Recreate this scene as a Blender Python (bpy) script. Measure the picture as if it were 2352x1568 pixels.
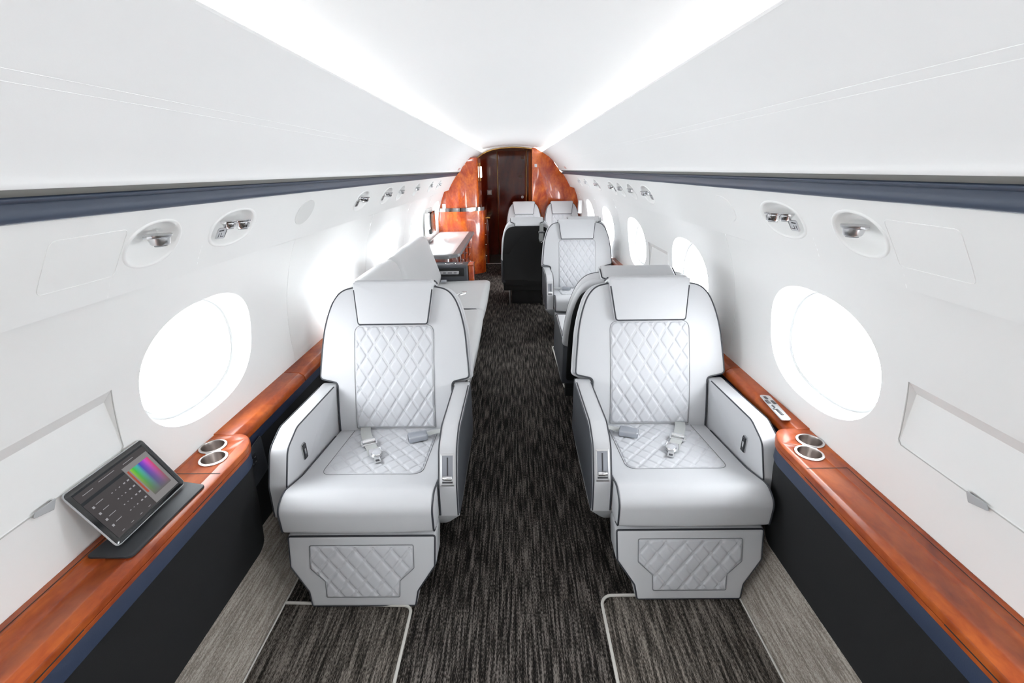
import bpy, bmesh, math, random
from mathutils import Vector, Matrix
import numpy as np
for o in list(bpy.data.objects): bpy.data.objects.remove(o)
S = bpy.context.scene; COL = S.collection
R = math.radians; PI = math.pi
# ------------------------------------------------------------------ camera
CAMP = Vector((.025, 0, 1.5)); pit, yaw, rol = R(20.7), R(-.52), R(.83)
fw = Vector((math.sin(yaw)*math.cos(pit), math.cos(yaw)*math.cos(pit), -math.sin(pit)))
rt = Vector((math.cos(yaw), -math.sin(yaw), 0)); up = rt.cross(fw)
r2 = math.cos(rol)*rt - math.sin(rol)*up; u2 = math.sin(rol)*rt + math.cos(rol)*up
cd = bpy.data.cameras.new('camera'); cam = bpy.data.objects.new('camera', cd); COL.objects.link(cam)
M = Matrix((r2, u2, -fw)).transposed().to_4x4(); M.translation = CAMP; cam.matrix_world = M
cd.sensor_width = 36; cd.sensor_fit = 'HORIZONTAL'; cd.lens = 1045/2352*36; cd.clip_start = .02
S.camera = cam
# ------------------------------------------------------------------ light and exposure
SKY = 9.5; PORTALS = True
w = bpy.data.worlds.new('daylight'); S.world = w; w.use_nodes = True
w.node_tree.nodes['Background'].inputs[0].default_value = (.93, .97, 1.0, 1)
w.node_tree.nodes['Background'].inputs[1].default_value = SKY
COVE = 5.0
S.view_settings.view_transform = 'Standard'; S.view_settings.look = 'None'
S.view_settings.exposure = 1.0; S.view_settings.gamma = 1; S.view_settings.use_curve_mapping = False
S.cycles.max_bounces = 14; S.cycles.diffuse_bounces = 9; S.cycles.glossy_bounces = 5
S.cycles.transparent_max_bounces = 12
WY = [1.49 + 1.25*k for k in range(-3, 5)]        # window centres along the cabin
def portal(y, s):
    l = bpy.data.lights.new('window_daylight', 'AREA'); l.shape = 'RECTANGLE'; l.size = .62; l.size_y = .46
    l.cycles.is_portal = True
    o = bpy.data.objects.new('window_daylight', l); COL.objects.link(o)
    o.location = (s*1.20, y, .905); o.rotation_euler = (0, s*PI/2, 0)
    o.rotation_euler = Vector((s, 0, 0)).to_track_quat('Z', 'Y').to_euler()
if PORTALS:
    for y in WY:
        for s in (-1, 1):
            if not (s == -1 and y > 6.9): portal(y, s)

# ------------------------------------------------------------------ materials
def srgb(h):
    h = h.lstrip('#'); c = [int(h[i:i+2], 16)/255 for i in (0, 2, 4)]
    return tuple((x/12.92 if x <= .04045 else ((x+.055)/1.055)**2.4) for x in c) + (1,)
MATS = {}
def mat(name, col, rough=.5, metal=0, coat=0, bump=None, spec=.5, sheen=0, var=None):
    m = bpy.data.materials.new(name); m.use_nodes = True; nt = m.node_tree; b = nt.nodes['Principled BSDF']
    c = srgb(col) if isinstance(col, str) else tuple(col) + (1,)
    b.inputs['Base Color'].default_value = c; b.inputs['Roughness'].default_value = rough
    b.inputs['Metallic'].default_value = metal; b.inputs['Coat Weight'].default_value = coat
    b.inputs['Coat Roughness'].default_value = .06; b.inputs['Specular IOR Level'].default_value = spec
    b.inputs['Sheen Weight'].default_value = sheen
    tc = nt.nodes.new('ShaderNodeTexCoord')
    if bump:
        sc, st, dist = bump
        n = nt.nodes.new('ShaderNodeTexNoise'); n.inputs['Scale'].default_value = sc; n.inputs['Detail'].default_value = 6
        nt.links.new(tc.outputs['Object'], n.inputs['Vector'])
        bp = nt.nodes.new('ShaderNodeBump'); bp.inputs['Strength'].default_value = st; bp.inputs['Distance'].default_value = dist
        nt.links.new(n.outputs['Fac'], bp.inputs['Height']); nt.links.new(bp.outputs['Normal'], b.inputs['Normal'])
    if var:
        sc, lo = var
        n = nt.nodes.new('ShaderNodeTexNoise'); n.inputs['Scale'].default_value = sc; n.inputs['Detail'].default_value = 4
        nt.links.new(tc.outputs['Object'], n.inputs['Vector'])
        mx = nt.nodes.new('ShaderNodeMix'); mx.data_type = 'RGBA'
        mx.inputs['A'].default_value = tuple(x*lo for x in c[:3]) + (1,); mx.inputs['B'].default_value = c
        nt.links.new(n.outputs['Fac'], mx.inputs['Factor']); nt.links.new(mx.outputs['Result'], b.inputs['Base Color'])
    MATS[name] = m; return m
WALL = mat('white_wall_panel', (.84, .84, .83), .42, bump=(60, .05, .002), var=(1.2, .985))
CEIL = mat('white_headliner', (.84, .84, .84), .6, bump=(300, .05, .001), var=(1.0, .985))
LEATHER = mat('pale_grey_leather', (.545, .548, .565), .44, bump=(420, .12, .0008), var=(3, .97))
LEATHER_S = mat('divan_leather', (.54, .54, .545), .5, bump=(300, .12, .001), var=(2, .96))
QUILT = mat('quilted_leather', (.54, .545, .57), .44, bump=(420, .12, .0006), var=(3, .98))
PIPE = mat('charcoal_piping', (.035, .037, .045), .45, bump=(600, .1, .0005))
SEAM = mat('grey_seam_thread', (.20, .205, .215), .7, bump=(600, .1, .0005))
DARKL = mat('dark_grey_leather', (.06, .064, .075), .5, bump=(300, .2, .001), var=(4, .85))
BLACKL = mat('black_back_leather', (.012, .012, .0125), .62, bump=(300, .2, .001), var=(4, .85))
GREYP = mat('grey_plastic', (.42, .43, .44), .45, bump=(200, .05, .0005))
BASEM = mat('black_base_metal', (.015, .015, .016), .5, bump=(100, .05, .0005))
CHAR = mat('charcoal_side_panel', (.0075, .008, .0092), .8, bump=(250, .2, .001), var=(3, .85))
NAVY = mat('navy_leather_band', (.028, .042, .085), .5, bump=(300, .2, .001), var=(3, .9))
NAVYB = mat('slate_blue_band', (.042, .058, .095), .42, bump=(200, .1, .0008), var=(2, .93))
LIPG = mat('grey_rubber_lip', (.20, .20, .19), .7, bump=(200, .1, .0005))
LIPP = mat('pale_grey_gasket', (.50, .50, .49), .6, bump=(200, .05, .0005))
SHADG = mat('black_gap', (.02, .02, .022), .8, bump=(200, .1, .0005))
CHROME = mat('chrome', (.80, .80, .81), .16, 1, bump=(40, .02, .0005))
SILVER = mat('satin_silver', (.66, .66, .67), .33, 1, bump=(300, .04, .0003))
GUN = mat('gunmetal', (.30, .31, .34), .35, 1, bump=(300, .04, .0003))
BUCK = mat('buckle_steel', (.50, .52, .56), .28, 1, bump=(300, .04, .0003))
WEB = mat('grey_belt_webbing', (.50, .51, .50), .6, bump=(500, .4, .0008), var=(60, .9))
GOLD = mat('brass_trim', (.55, .32, .10), .25, 1, bump=(60, .02, .0005))
BINDING = mat('white_carpet_binding', (.58, .56, .52), .8, bump=(500, .4, .001), var=(60, .85))
WORKT = mat('white_worktop', (.70, .70, .71), .18, coat=.4, bump=(60, .02, .0003))
GREYE = mat('grey_worktop_edge', (.13, .13, .135), .35, bump=(60, .02, .0003))
BTN = mat('dark_buttons', (.04, .04, .045), .4, bump=(60, .02, .0003))
WHITEP = mat('white_plastic', (.82, .82, .82), .35, bump=(60, .02, .0003))
PINK = mat('faded_pink_label', (.75, .50, .48), .6, bump=(60, .02, .0003))
SPK = mat('grey_speaker_cloth', (.68, .68, .67), .8, bump=(900, .4, .0006))
FOLIO = mat('black_folio_cover', (.022, .025, .03), .6, bump=(300, .2, .0008), var=(5, .85))
TBEZ = mat('black_glass_bezel', (.008, .008, .009), .12, coat=.5, bump=(60, .01, .0002))
def wood(name, c1, c2, c3, sc=(1, 1, 1), rough=.22, coat=1.0, spec=.5):
    m = bpy.data.materials.new(name); m.use_nodes = True; nt = m.node_tree; b = nt.nodes['Principled BSDF']
    tc = nt.nodes.new('ShaderNodeTexCoord'); mp = nt.nodes.new('ShaderNodeMapping'); mp.inputs['Scale'].default_value = sc
    nt.links.new(tc.outputs['Object'], mp.inputs['Vector'])
    n1 = nt.nodes.new('ShaderNodeTexNoise'); n1.inputs['Scale'].default_value = 3.2; n1.inputs['Detail'].default_value = 8; n1.inputs['Distortion'].default_value = 1.6
    n2 = nt.nodes.new('ShaderNodeTexNoise'); n2.inputs['Scale'].default_value = 38; n2.inputs['Detail'].default_value = 5; n2.inputs['Distortion'].default_value = .6
    for n in (n1, n2): nt.links.new(mp.outputs['Vector'], n.inputs['Vector'])
    mx = nt.nodes.new('ShaderNodeMath'); mx.operation = 'MULTIPLY_ADD'; mx.inputs[1].default_value = .35
    nt.links.new(n2.outputs['Fac'], mx.inputs[0]); nt.links.new(n1.outputs['Fac'], mx.inputs[2])
    cr = nt.nodes.new('ShaderNodeValToRGB'); e = cr.color_ramp.elements
    e[0].position = .48; e[0].color = c1 + (1,); e[1].position = .86; e[1].color = c3 + (1,)
    k = cr.color_ramp.elements.new(.66); k.color = c2 + (1,)
    nt.links.new(mx.outputs[0], cr.inputs[0]); nt.links.new(cr.outputs[0], b.inputs['Base Color'])
    b.inputs['Roughness'].default_value = rough; b.inputs['Coat Weight'].default_value = coat; b.inputs['Coat Roughness'].default_value = .04; b.inputs['Specular IOR Level'].default_value = spec
    MATS[name] = m; return m
WOOD = wood('cherry_burl_veneer', (.17, .024, .005), (.31, .055, .010), (.44, .100, .018), (1.6, .8, 1.6), .36, .10, .28)
WOODF = wood('bulkhead_veneer', (.30, .030, .004), (.48, .070, .008), (.72, .165, .016), (1.3, 1.3, .8), .25, .8)
WOODD = wood('dark_door_veneer', (.085, .006, .002), (.13, .011, .003), (.18, .018, .004), (.6, .6, .25), .1, .35)
WOODM = wood('deep_cherry_veneer', (.10, .010, .003), (.18, .022, .005), (.27, .042, .009), (1.3, 1.3, .8), .2, .7)
def carpet(name, dark, mid, light, sc):
    m = bpy.data.materials.new(name); m.use_nodes = True; nt = m.node_tree; b = nt.nodes['Principled BSDF']
    tc = nt.nodes.new('ShaderNodeTexCoord')
    def noise(s, scl, det, dis=0):
        mp = nt.nodes.new('ShaderNodeMapping'); mp.inputs['Scale'].default_value = s
        nt.links.new(tc.outputs['Object'], mp.inputs['Vector'])
        n = nt.nodes.new('ShaderNodeTexNoise'); n.inputs['Scale'].default_value = scl; n.inputs['Detail'].default_value = det
        n.inputs['Distortion'].default_value = dis; nt.links.new(mp.outputs['Vector'], n.inputs['Vector']); return n
    a = noise((sc, sc*.055, sc*.9), 1, 3, .25); f = noise((sc*3.4, sc*.8, sc*3), 1, 2); g = noise((2.4, 1.1, 2), 1, 2)
    m1 = nt.nodes.new('ShaderNodeMath'); m1.operation = 'MULTIPLY_ADD'; m1.inputs[1].default_value = .85
    nt.links.new(f.outputs['Fac'], m1.inputs[0]); nt.links.new(a.outputs['Fac'], m1.inputs[2])
    m2 = nt.nodes.new('ShaderNodeMath'); m2.operation = 'MULTIPLY_ADD'; m2.inputs[1].default_value = .22
    nt.links.new(g.outputs['Fac'], m2.inputs[0]); nt.links.new(m1.outputs[0], m2.inputs[2])
    cr = nt.nodes.new('ShaderNodeValToRGB'); e = cr.color_ramp.elements
    e[0].position = .88; e[0].color = dark + (1,); e[1].position = 1.22; e[1].color = light + (1,)
    mr = nt.nodes.new('ShaderNodeMapRange'); mr.inputs[1].default_value = .80; mr.inputs[2].default_value = 1.28
    nt.links.new(m2.outputs[0], mr.inputs[0]); nt.links.new(mr.outputs[0], cr.inputs[0])
    e[0].position = .12; e[1].position = .92; k = e.new(.48); k.color = mid + (1,)
    nt.links.new(cr.outputs[0], b.inputs['Base Color']); b.inputs['Roughness'].default_value = .95; b.inputs['Specular IOR Level'].default_value = .1
    bp = nt.nodes.new('ShaderNodeBump'); bp.inputs['Strength'].default_value = .8; bp.inputs['Distance'].default_value = .004
    nt.links.new(m1.outputs[0], bp.inputs['Height']); nt.links.new(bp.outputs['Normal'], b.inputs['Normal'])
    return m
CARPET = carpet('streaked_brown_carpet', (.006, .0052, .0048), (.028, .024, .021), (.17, .15, .135), 120)
CARPETP = carpet('lighter_brown_carpet', (.022, .019, .016), (.095, .082, .070), (.27, .24, .21), 115)
CARPET_LIT = carpet('lit_sidewall_carpet', (.20, .175, .15), (.31, .275, .24), (.46, .42, .375), 170)  # same carpet as the floor; bright light on the slope painted into its colour
def emis(name, col, st):
    m = bpy.data.materials.new(name); m.use_nodes = True; b = m.node_tree.nodes['Principled BSDF']
    b.inputs['Base Color'].default_value = (.5, .5, .5, 1); b.inputs['Emission Color'].default_value = tuple(col) + (1,)
    b.inputs['Emission Strength'].default_value = st; return m
COVEM = emis('cove_led_strip', (1, .985, .96), COVE)
def glassmat():
    m = bpy.data.materials.new('window_glass'); m.use_nodes = True; nt = m.node_tree
    for n in list(nt.nodes):
        if n.type != 'OUTPUT_MATERIAL': nt.nodes.remove(n)
    t = nt.nodes.new('ShaderNodeBsdfTransparent'); t.inputs[0].default_value = (.97, .98, .98, 1)
    g = nt.nodes.new('ShaderNodeBsdfGlossy'); g.inputs['Roughness'].default_value = .02
    f = nt.nodes.new('ShaderNodeValue'); f.outputs[0].default_value = .04; mx = nt.nodes.new('ShaderNodeMixShader')
    nt.links.new(f.outputs[0], mx.inputs[0]); nt.links.new(t.outputs[0], mx.inputs[1]); nt.links.new(g.outputs[0], mx.inputs[2])
    nt.links.new(mx.outputs[0], [n for n in nt.nodes if n.type == 'OUTPUT_MATERIAL'][0].inputs[0]); return m
GLASS = glassmat()
def huemat():
    m = bpy.data.materials.new('screen_colour_picker'); m.use_nodes = True; nt = m.node_tree; b = nt.nodes['Principled BSDF']
    uv = nt.nodes.new('ShaderNodeUVMap'); sp = nt.nodes.new('ShaderNodeSeparateXYZ'); nt.links.new(uv.outputs[0], sp.inputs[0])
    cr = nt.nodes.new('ShaderNodeValToRGB'); cols = [(0, '#8ab030'), (.16, '#35b035'), (.36, '#3aa0a0'), (.5, '#3a3aa8'), (.66, '#7a3ab8'), (.8, '#c040b8'), (1, '#d03a5a')]
    e = cr.color_ramp.elements; e[0].position = 0; e[0].color = srgb(cols[0][1]); e[1].position = 1; e[1].color = srgb(cols[-1][1])
    for p, c in cols[1:-1]: k = e.new(p); k.color = srgb(c)
    nt.links.new(sp.outputs[0], cr.inputs[0])
    mx = nt.nodes.new('ShaderNodeMix'); mx.data_type = 'RGBA'; mx.inputs['A'].default_value = srgb('#5a5656')
    nt.links.new(sp.outputs[1], mx.inputs['Factor']); nt.links.new(cr.outputs[0], mx.inputs['B'])
    b.inputs['Base Color'].default_value = (.01, .01, .01, 1); b.inputs['Roughness'].default_value = .15
    nt.links.new(mx.outputs['Result'], b.inputs['Emission Color']); b.inputs['Specular IOR Level'].default_value = .25; b.inputs['Emission Strength'].default_value = .55; return m
HUE = huemat()
def scr(name, h): 
    m = mat(name, (.01, .01, .01), .15); b = m.node_tree.nodes['Principled BSDF']
    b.inputs['Emission Color'].default_value = srgb(h); b.inputs['Emission Strength'].default_value = .42; b.inputs['Specular IOR Level'].default_value = .25; return m
SCR_D = scr('screen_dark_grey', '#443f40'); SCR_K = scr('screen_black', '#1c2025'); SCR_L = scr('screen_light_grey', '#8a8787')
SCR_W = scr('screen_marks', '#a5a5a8'); SCR_R = scr('screen_red_bar', '#b0503a')

# ------------------------------------------------------------------ mesh helpers
def mk(name, vs, fs, m, parent=None, smooth=True, ang=None):
    me = bpy.data.meshes.new(name); me.from_pydata([tuple(v) for v in vs], [], fs); 
    bm = bmesh.new(); bm.from_mesh(me); bmesh.ops.recalc_face_normals(bm, faces=bm.faces); bm.to_mesh(me); bm.free()
    me.materials.append(m)
    if smooth:
        me.polygons.foreach_set('use_smooth', [True]*len(me.polygons))
        me.set_sharp_from_angle(angle=R(ang or 40))
    o = bpy.data.objects.new(name, me); COL.objects.link(o)
    if parent: o.parent = parent
    return o
class MB:
    def __init__(s): s.v = []; s.f = []
    def add(s, vs, fs):
        k = len(s.v); s.v += [tuple(v) for v in vs]; s.f += [tuple(i+k for i in f) for f in fs]; return s
    def build(s, name, m, parent=None, **k): return mk(name, s.v, s.f, m, parent, **k)
def rbox(c, size, r=.005, seg=2, rot=None):
    bm = bmesh.new(); bmesh.ops.create_cube(bm, size=1)
    for v in bm.verts: v.co = Vector((v.co.x*size[0], v.co.y*size[1], v.co.z*size[2]))
    if r > 0: bmesh.ops.bevel(bm, geom=bm.edges[:], offset=min(r, min(size)*.49), segments=seg, profile=.5, affect='EDGES')
    vs = [v.co.copy() for v in bm.verts]; bm.verts.index_update(); fs = [[v.index for v in f.verts] for f in bm.faces]; bm.free()
    if rot is not None: vs = [rot @ v for v in vs]
    return [v + Vector(c) for v in vs], fs
def tube(pts, r, closed=False, n=8):
    P = [Vector(p) for p in pts]; N = len(P); vs = []; fs = []; nrm = None
    for i in range(N):
        if closed: t = (P[(i+1) % N]-P[i-1])
        else: t = P[min(i+1, N-1)]-P[max(i-1, 0)]
        t.normalize()
        if nrm is None:
            a = Vector((0, 0, 1)) if abs(t.z) < .9 else Vector((1, 0, 0)); nrm = (a - a.dot(t)*t).normalized()
        else:
            nrm = (nrm - nrm.dot(t)*t).normalized()
        b = t.cross(nrm)
        for k in range(n):
            a = 2*PI*k/n; vs.append(P[i] + r*(math.cos(a)*nrm + math.sin(a)*b))
    for i in range(N if closed else N-1):
        j = (i+1) % N
        for k in range(n): fs.append((i*n+k, i*n+(k+1) % n, j*n+(k+1) % n, j*n+k))
    if not closed: fs += [tuple(range(n)), tuple((N-1)*n+k for k in range(n))]
    return vs, fs
def cyl(c, r, h, axis=(0, 0, 1), n=28, r2=None, bev=.0):
    ax = Vector(axis).normalized(); q = Vector((0, 0, 1)).rotation_difference(ax); r2 = r if r2 is None else r2
    prof = [(r-bev, 0), (r, bev), (r2, h-bev), (r2-bev, h)] if bev else [(r, 0), (r2, h)]
    vs = []; fs = []
    for (rr, z) in prof:
        for k in range(n): vs.append(q @ Vector((rr*math.cos(2*PI*k/n), rr*math.sin(2*PI*k/n), z)) + Vector(c))
    m = len(prof)
    for i in range(m-1):
        for k in range(n): fs.append((i*n+k, i*n+(k+1) % n, (i+1)*n+(k+1) % n, (i+1)*n+k))
    fs += [tuple(range(n)), tuple((m-1)*n+k for k in range(n))]
    return vs, fs
def rpoly(pts, rad, seg=6, maxlen=None):
    """closed 2D polygon with rounded corners"""
    out = []; N = len(pts)
    if not isinstance(rad, (list, tuple)): rad = [rad]*N
    for i in range(N):
        p = Vector(pts[i]); a = Vector(pts[i-1]); b = Vector(pts[(i+1) % N]); r = rad[i]
        da = (a-p); db = (b-p); la = da.length; lb = db.length; da.normalize(); db.normalize()
        th = math.acos(max(-1, min(1, da.dot(db))))
        if r <= 0 or th > PI-.02: out.append(p); continue
        d = min(r/math.tan(th/2), la*.48, lb*.48)
        p0 = p+da*d; p1 = p+db*d
        for k in range(seg+1):
            t = k/seg; out.append((1-t)**2*p0 + 2*t*(1-t)*(p*.92+(p0+p1)*.04) + t*t*p1)
    if maxlen:
        o2 = []
        for i in range(len(out)):
            a = out[i]; b = out[(i+1) % len(out)]; n = max(1, int(math.ceil((b-a).length/maxlen)))
            for k in range(n): o2.append(a.lerp(b, k/n))
        out = o2
    return [Vector((p[0], p[1])) for p in out]
def mirror(pts, rad=None):
    """right-hand half outline (bottom to top, x>0) -> full closed"""
    full = pts + [(-x, z) for x, z in reversed(pts)]
    return (full, list(rad)+list(reversed(rad))) if rad else full
def inset(pts, d):
    N = len(pts); out = []; A = sum(pts[i].x*pts[(i+1) % N].y-pts[(i+1) % N].x*pts[i].y for i in range(N)); s = 1 if A > 0 else -1
    for i in range(N):
        t = (pts[(i+1) % N]-pts[i-1]); t = t.normalized() if t.length > 1e-9 else Vector((1, 0))
        out.append(pts[i] + Vector((-t.y, t.x))*d*s)
    return out
def pad(outline, t, r, mapf, dome=0.0, back=None, seg=5, nin=7, backr=.006):
    """upholstered pad: rounded edge, domed face. mapf(a,b,w)->3D, w=0 back, w=t front rim"""
    N = len(outline); rings = []
    rings.append((inset(outline, backr), 0)); rings.append((outline, backr))
    for k in range(seg+1):
        a = k/seg*PI/2; rings.append((inset(outline, r*(1-math.cos(a))), t-r+r*math.sin(a)))
    last = rings[-1][0]; c = sum(last, Vector((0, 0)))/N
    for k in range(1, nin):
        f = 1-k/nin; rings.append(([c+(p-c)*f for p in last], t+dome*(1-f*f)))
    vs = [mapf(p.x, p.y, wz) for ring, wz in rings for p in ring]; fs = []
    for i in range(len(rings)-1):
        for k in range(N): fs.append((i*N+k, i*N+(k+1) % N, (i+1)*N+(k+1) % N, (i+1)*N+k))
    ci = len(vs); vs.append(mapf(c.x, c.y, t+dome)); L = (len(rings)-1)*N
    for k in range(N): fs.append((L+k, L+(k+1) % N, ci))
    fs.append(tuple(range(N)))
    return vs, fs
def loft(prof, x0, x1, r=.012, mapf=None, seg=4, crown=0, nx=9):
    """closed (a,b) profile swept along x with rounded ends"""
    mapf = mapf or (lambda x, a, b: (x, a, b)); N = len(prof); rings = []; L = x1-x0
    for k in range(seg+1):
        a = k/seg*PI/2; rings.append((inset(prof, r*(1-math.sin(a))), x0+r*(1-math.cos(a))))
    for k in range(1, nx):
        f = k/nx; rings.append((inset(prof, -crown*(1-(2*f-1)**2)), x0+r+(L-2*r)*f))
    for k in range(seg, -1, -1):
        a = k/seg*PI/2; rings.append((inset(prof, r*(1-math.sin(a))), x1-r*(1-math.cos(a))))
    vs = [mapf(x, p.x, p.y) for ring, x in rings for p in ring]; fs = []
    for i in range(len(rings)-1):
        for k in range(N): fs.append((i*N+k, i*N+(k+1) % N, (i+1)*N+(k+1) % N, (i+1)*N+k))
    fs += [tuple(range(N)), tuple((len(rings)-1)*N+k for k in range(N))]
    return vs, fs
def extr(outline, z0, z1, r=.003, ax='z'):
    """prism of an outline in xy with small rounded top edge"""
    O = [Vector(p) for p in outline]
    rings = [(O, z0), (O, z1-r), (inset(O, r*.3), z1-r*.3), (inset(O, r), z1)]
    N = len(O); vs = [(p.x, p.y, z) for ring, z in rings for p in ring]; fs = []
    for i in range(3):
        for k in range(N): fs.append((i*N+k, i*N+(k+1) % N, (i+1)*N+(k+1) % N, (i+1)*N+k))
    fs += [tuple(range(N)), tuple(3*N+k for k in range(N))]
    return vs, fs
def quilt(outline, cw, ch, mapf, H=.0055, step=.0024, phase=(0, 0), edge=.010, sink=.004):
    """diamond-quilted patch; outline polygon in (a,b); mapf(a,b,w)"""
    P = np.array([(p.x, p.y) for p in outline]); a0, b0 = P.min(0); a1, b1 = P.max(0)
    na = int((a1-a0)/step)+1; nb = int((b1-b0)/step)+1
    A, B = np.meshgrid(np.linspace(a0, a1, na), np.linspace(b0, b1, nb), indexing='ij')
    D = np.full(A.shape, 9.0); ins = np.zeros(A.shape, bool)
    for i in range(len(P)):
        p = P[i]; q = P[(i+1) % len(P)]; e = q-p; L2 = (e@e) or 1e-12
        t = np.clip(((A-p[0])*e[0]+(B-p[1])*e[1])/L2, 0, 1); D = np.minimum(D, np.hypot(A-p[0]-t*e[0], B-p[1]-t*e[1]))
        if p[1] != q[1]:
            cnd = ((p[1] > B) != (q[1] > B)) & (A < (q[0]-p[0])*(B-p[1])/(q[1]-p[1])+p[0]); ins ^= cnd
    D = np.where(ins, D, -D)
    k = 1/math.sqrt(1/cw**2+1/ch**2); h = np.ones(A.shape)*H; gr = np.zeros(A.shape)
    for sg in (1, -1):
        u = (A-phase[0])/cw + sg*(B-phase[1])/ch; d = np.abs(u-np.round(u))*k
        h *= 1-np.exp(-(d/.0060)**2)*.92
        gr += np.exp(-((d-.0034)/.0013)**2)*.0015
        dash = .5+.5*np.cos((A/cw - sg*B/ch)*2*PI*k/.0052*1.0)
        gr -= np.exp(-((d-.0032)/.0012)**2)*.0005*dash
    f = np.clip(D/edge, 0, 1); f = f*f*(3-2*f)
    W = (h-gr+.0012)*f - sink*(1-f)
    idx = np.arange(na*nb).reshape(na, nb); vs = [mapf(a, b, w_) for a, b, w_ in zip(A.ravel(), B.ravel(), W.ravel())]
    keep = D > -.0001; ok = keep[:-1, :-1] & keep[1:, :-1] & keep[1:, 1:] & keep[:-1, 1:]
    fs = np.stack([idx[:-1, :-1][ok], idx[1:, :-1][ok], idx[1:, 1:][ok], idx[:-1, 1:][ok]], 1)
    used = np.unique(fs); rm = np.full(na*nb, -1); rm[used] = np.arange(len(used))
    return [vs[i] for i in used], [tuple(int(j) for j in rm[f_]) for f_ in fs]
def seam(outline, mapf, w, par):
    e = [p for p in outline]; o2 = []
    for i in range(len(e)):
        a_, b_ = e[i], e[(i+1) % len(e)]; n = max(1, int((b_-a_).length/.02))
        for k in range(n): o2.append(a_.lerp(b_, k/n))
    MB().add(*tube([mapf(p.x, p.y, w) for p in o2], .0013, True, n=6)).build('seam', SEAM, par)
def tag(o, label, cat, group=None, kind=None):
    if label: o['label'] = label
    if cat: o['category'] = cat
    if group: o['group'] = group
    if kind: o['kind'] = kind
    return o
def thing(name, loc, label, cat, group=None, rotz=0):
    o = bpy.data.objects.new(name, None); COL.objects.link(o); o.location = loc; o.rotation_euler = (0, 0, rotz); o.empty_display_size = .05
    return tag(o, label, cat, group)
def struct(o): o['kind'] = 'structure'; return o
def weld(o):
    bm = bmesh.new(); bm.from_mesh(o.data); bmesh.ops.remove_doubles(bm, verts=bm.verts, dist=.0004); bmesh.ops.recalc_face_normals(bm, faces=bm.faces); bm.to_mesh(o.data); bm.free(); o.data.set_sharp_from_angle(angle=R(30))
def copy_tree(o, parent=None):
    c = o.copy(); COL.objects.link(c)
    if parent: c.parent = parent
    for ch in list(o.children): copy_tree(ch, c)
    return c

# ------------------------------------------------------------------ the cabin shell
Y0, Y1 = -3.3, 7.72
def lerp_prof(P):
    P = [Vector(p) for p in P]
    def f(t):
        t = max(0, min(1, t))*(len(P)-1); i = min(int(t), len(P)-2); return P[i].lerp(P[i+1], t-i)
    return f
def smooth_prof(P, n=24):
    """Catmull-Rom through the points, t by index"""
    P = [Vector(p) for p in P]; Q = [2*P[0]-P[1]]+P+[2*P[-1]-P[-2]]
    def f(t):
        t = max(0, min(1, t))*(len(P)-1); i = min(int(t), len(P)-2); u = t-i; a, b, c, d = Q[i:i+4]
        return .5*((2*b)+(c-a)*u+(2*a-5*b+4*c-d)*u*u+(3*b-a-3*c+d)*u**3)
    return f
LEDGE_Z = .60
wallP = smooth_prof([(1.088, .585), (1.093, .70), (1.088, .83), (1.068, .96), (1.030, 1.10), (.983, 1.215)])
psuP = smooth_prof([(.918, 1.233), (.892, 1.285), (.858, 1.34), (.80, 1.428)])
WZ = .896                                            # window centre height
def t_at(P, z):
    lo, hi = 0, 1
    for _ in range(40):
        m = (lo+hi)/2
        if P(m).y < z: lo = m
        else: hi = m
    return lo
EDGE_T = {}
def strip(mb, P, s, y0, y1, t0=0, t1=1, nt=16, ny=1):
    vs = []; fs = []; T = [t0+(t1-t0)*i/nt for i in range(nt+1)]
    if id(P) in EDGE_T:                              # share the rows of the neighbouring window cells
        T = [t0]+[t for t in EDGE_T[id(P)] if t0+.004 < t < t1-.004]+[t1]; nt = len(T)-1
    for j in range(ny+1):
        y = y0+(y1-y0)*j/ny
        for i in range(nt+1):
            p = P(T[i]); vs.append((s*p.x, y, p.y))
    for j in range(ny):
        for i in range(nt): a = j*(nt+1)+i; fs.append((a, a+1, a+nt+2, a+nt+1))
    mb.add(vs, fs)
def super_e(a, n=2.35):
    c, s_ = math.cos(a), math.sin(a); return (math.copysign(abs(c)**(2/n), c), math.copysign(abs(s_)**(2/n), s_))
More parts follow.
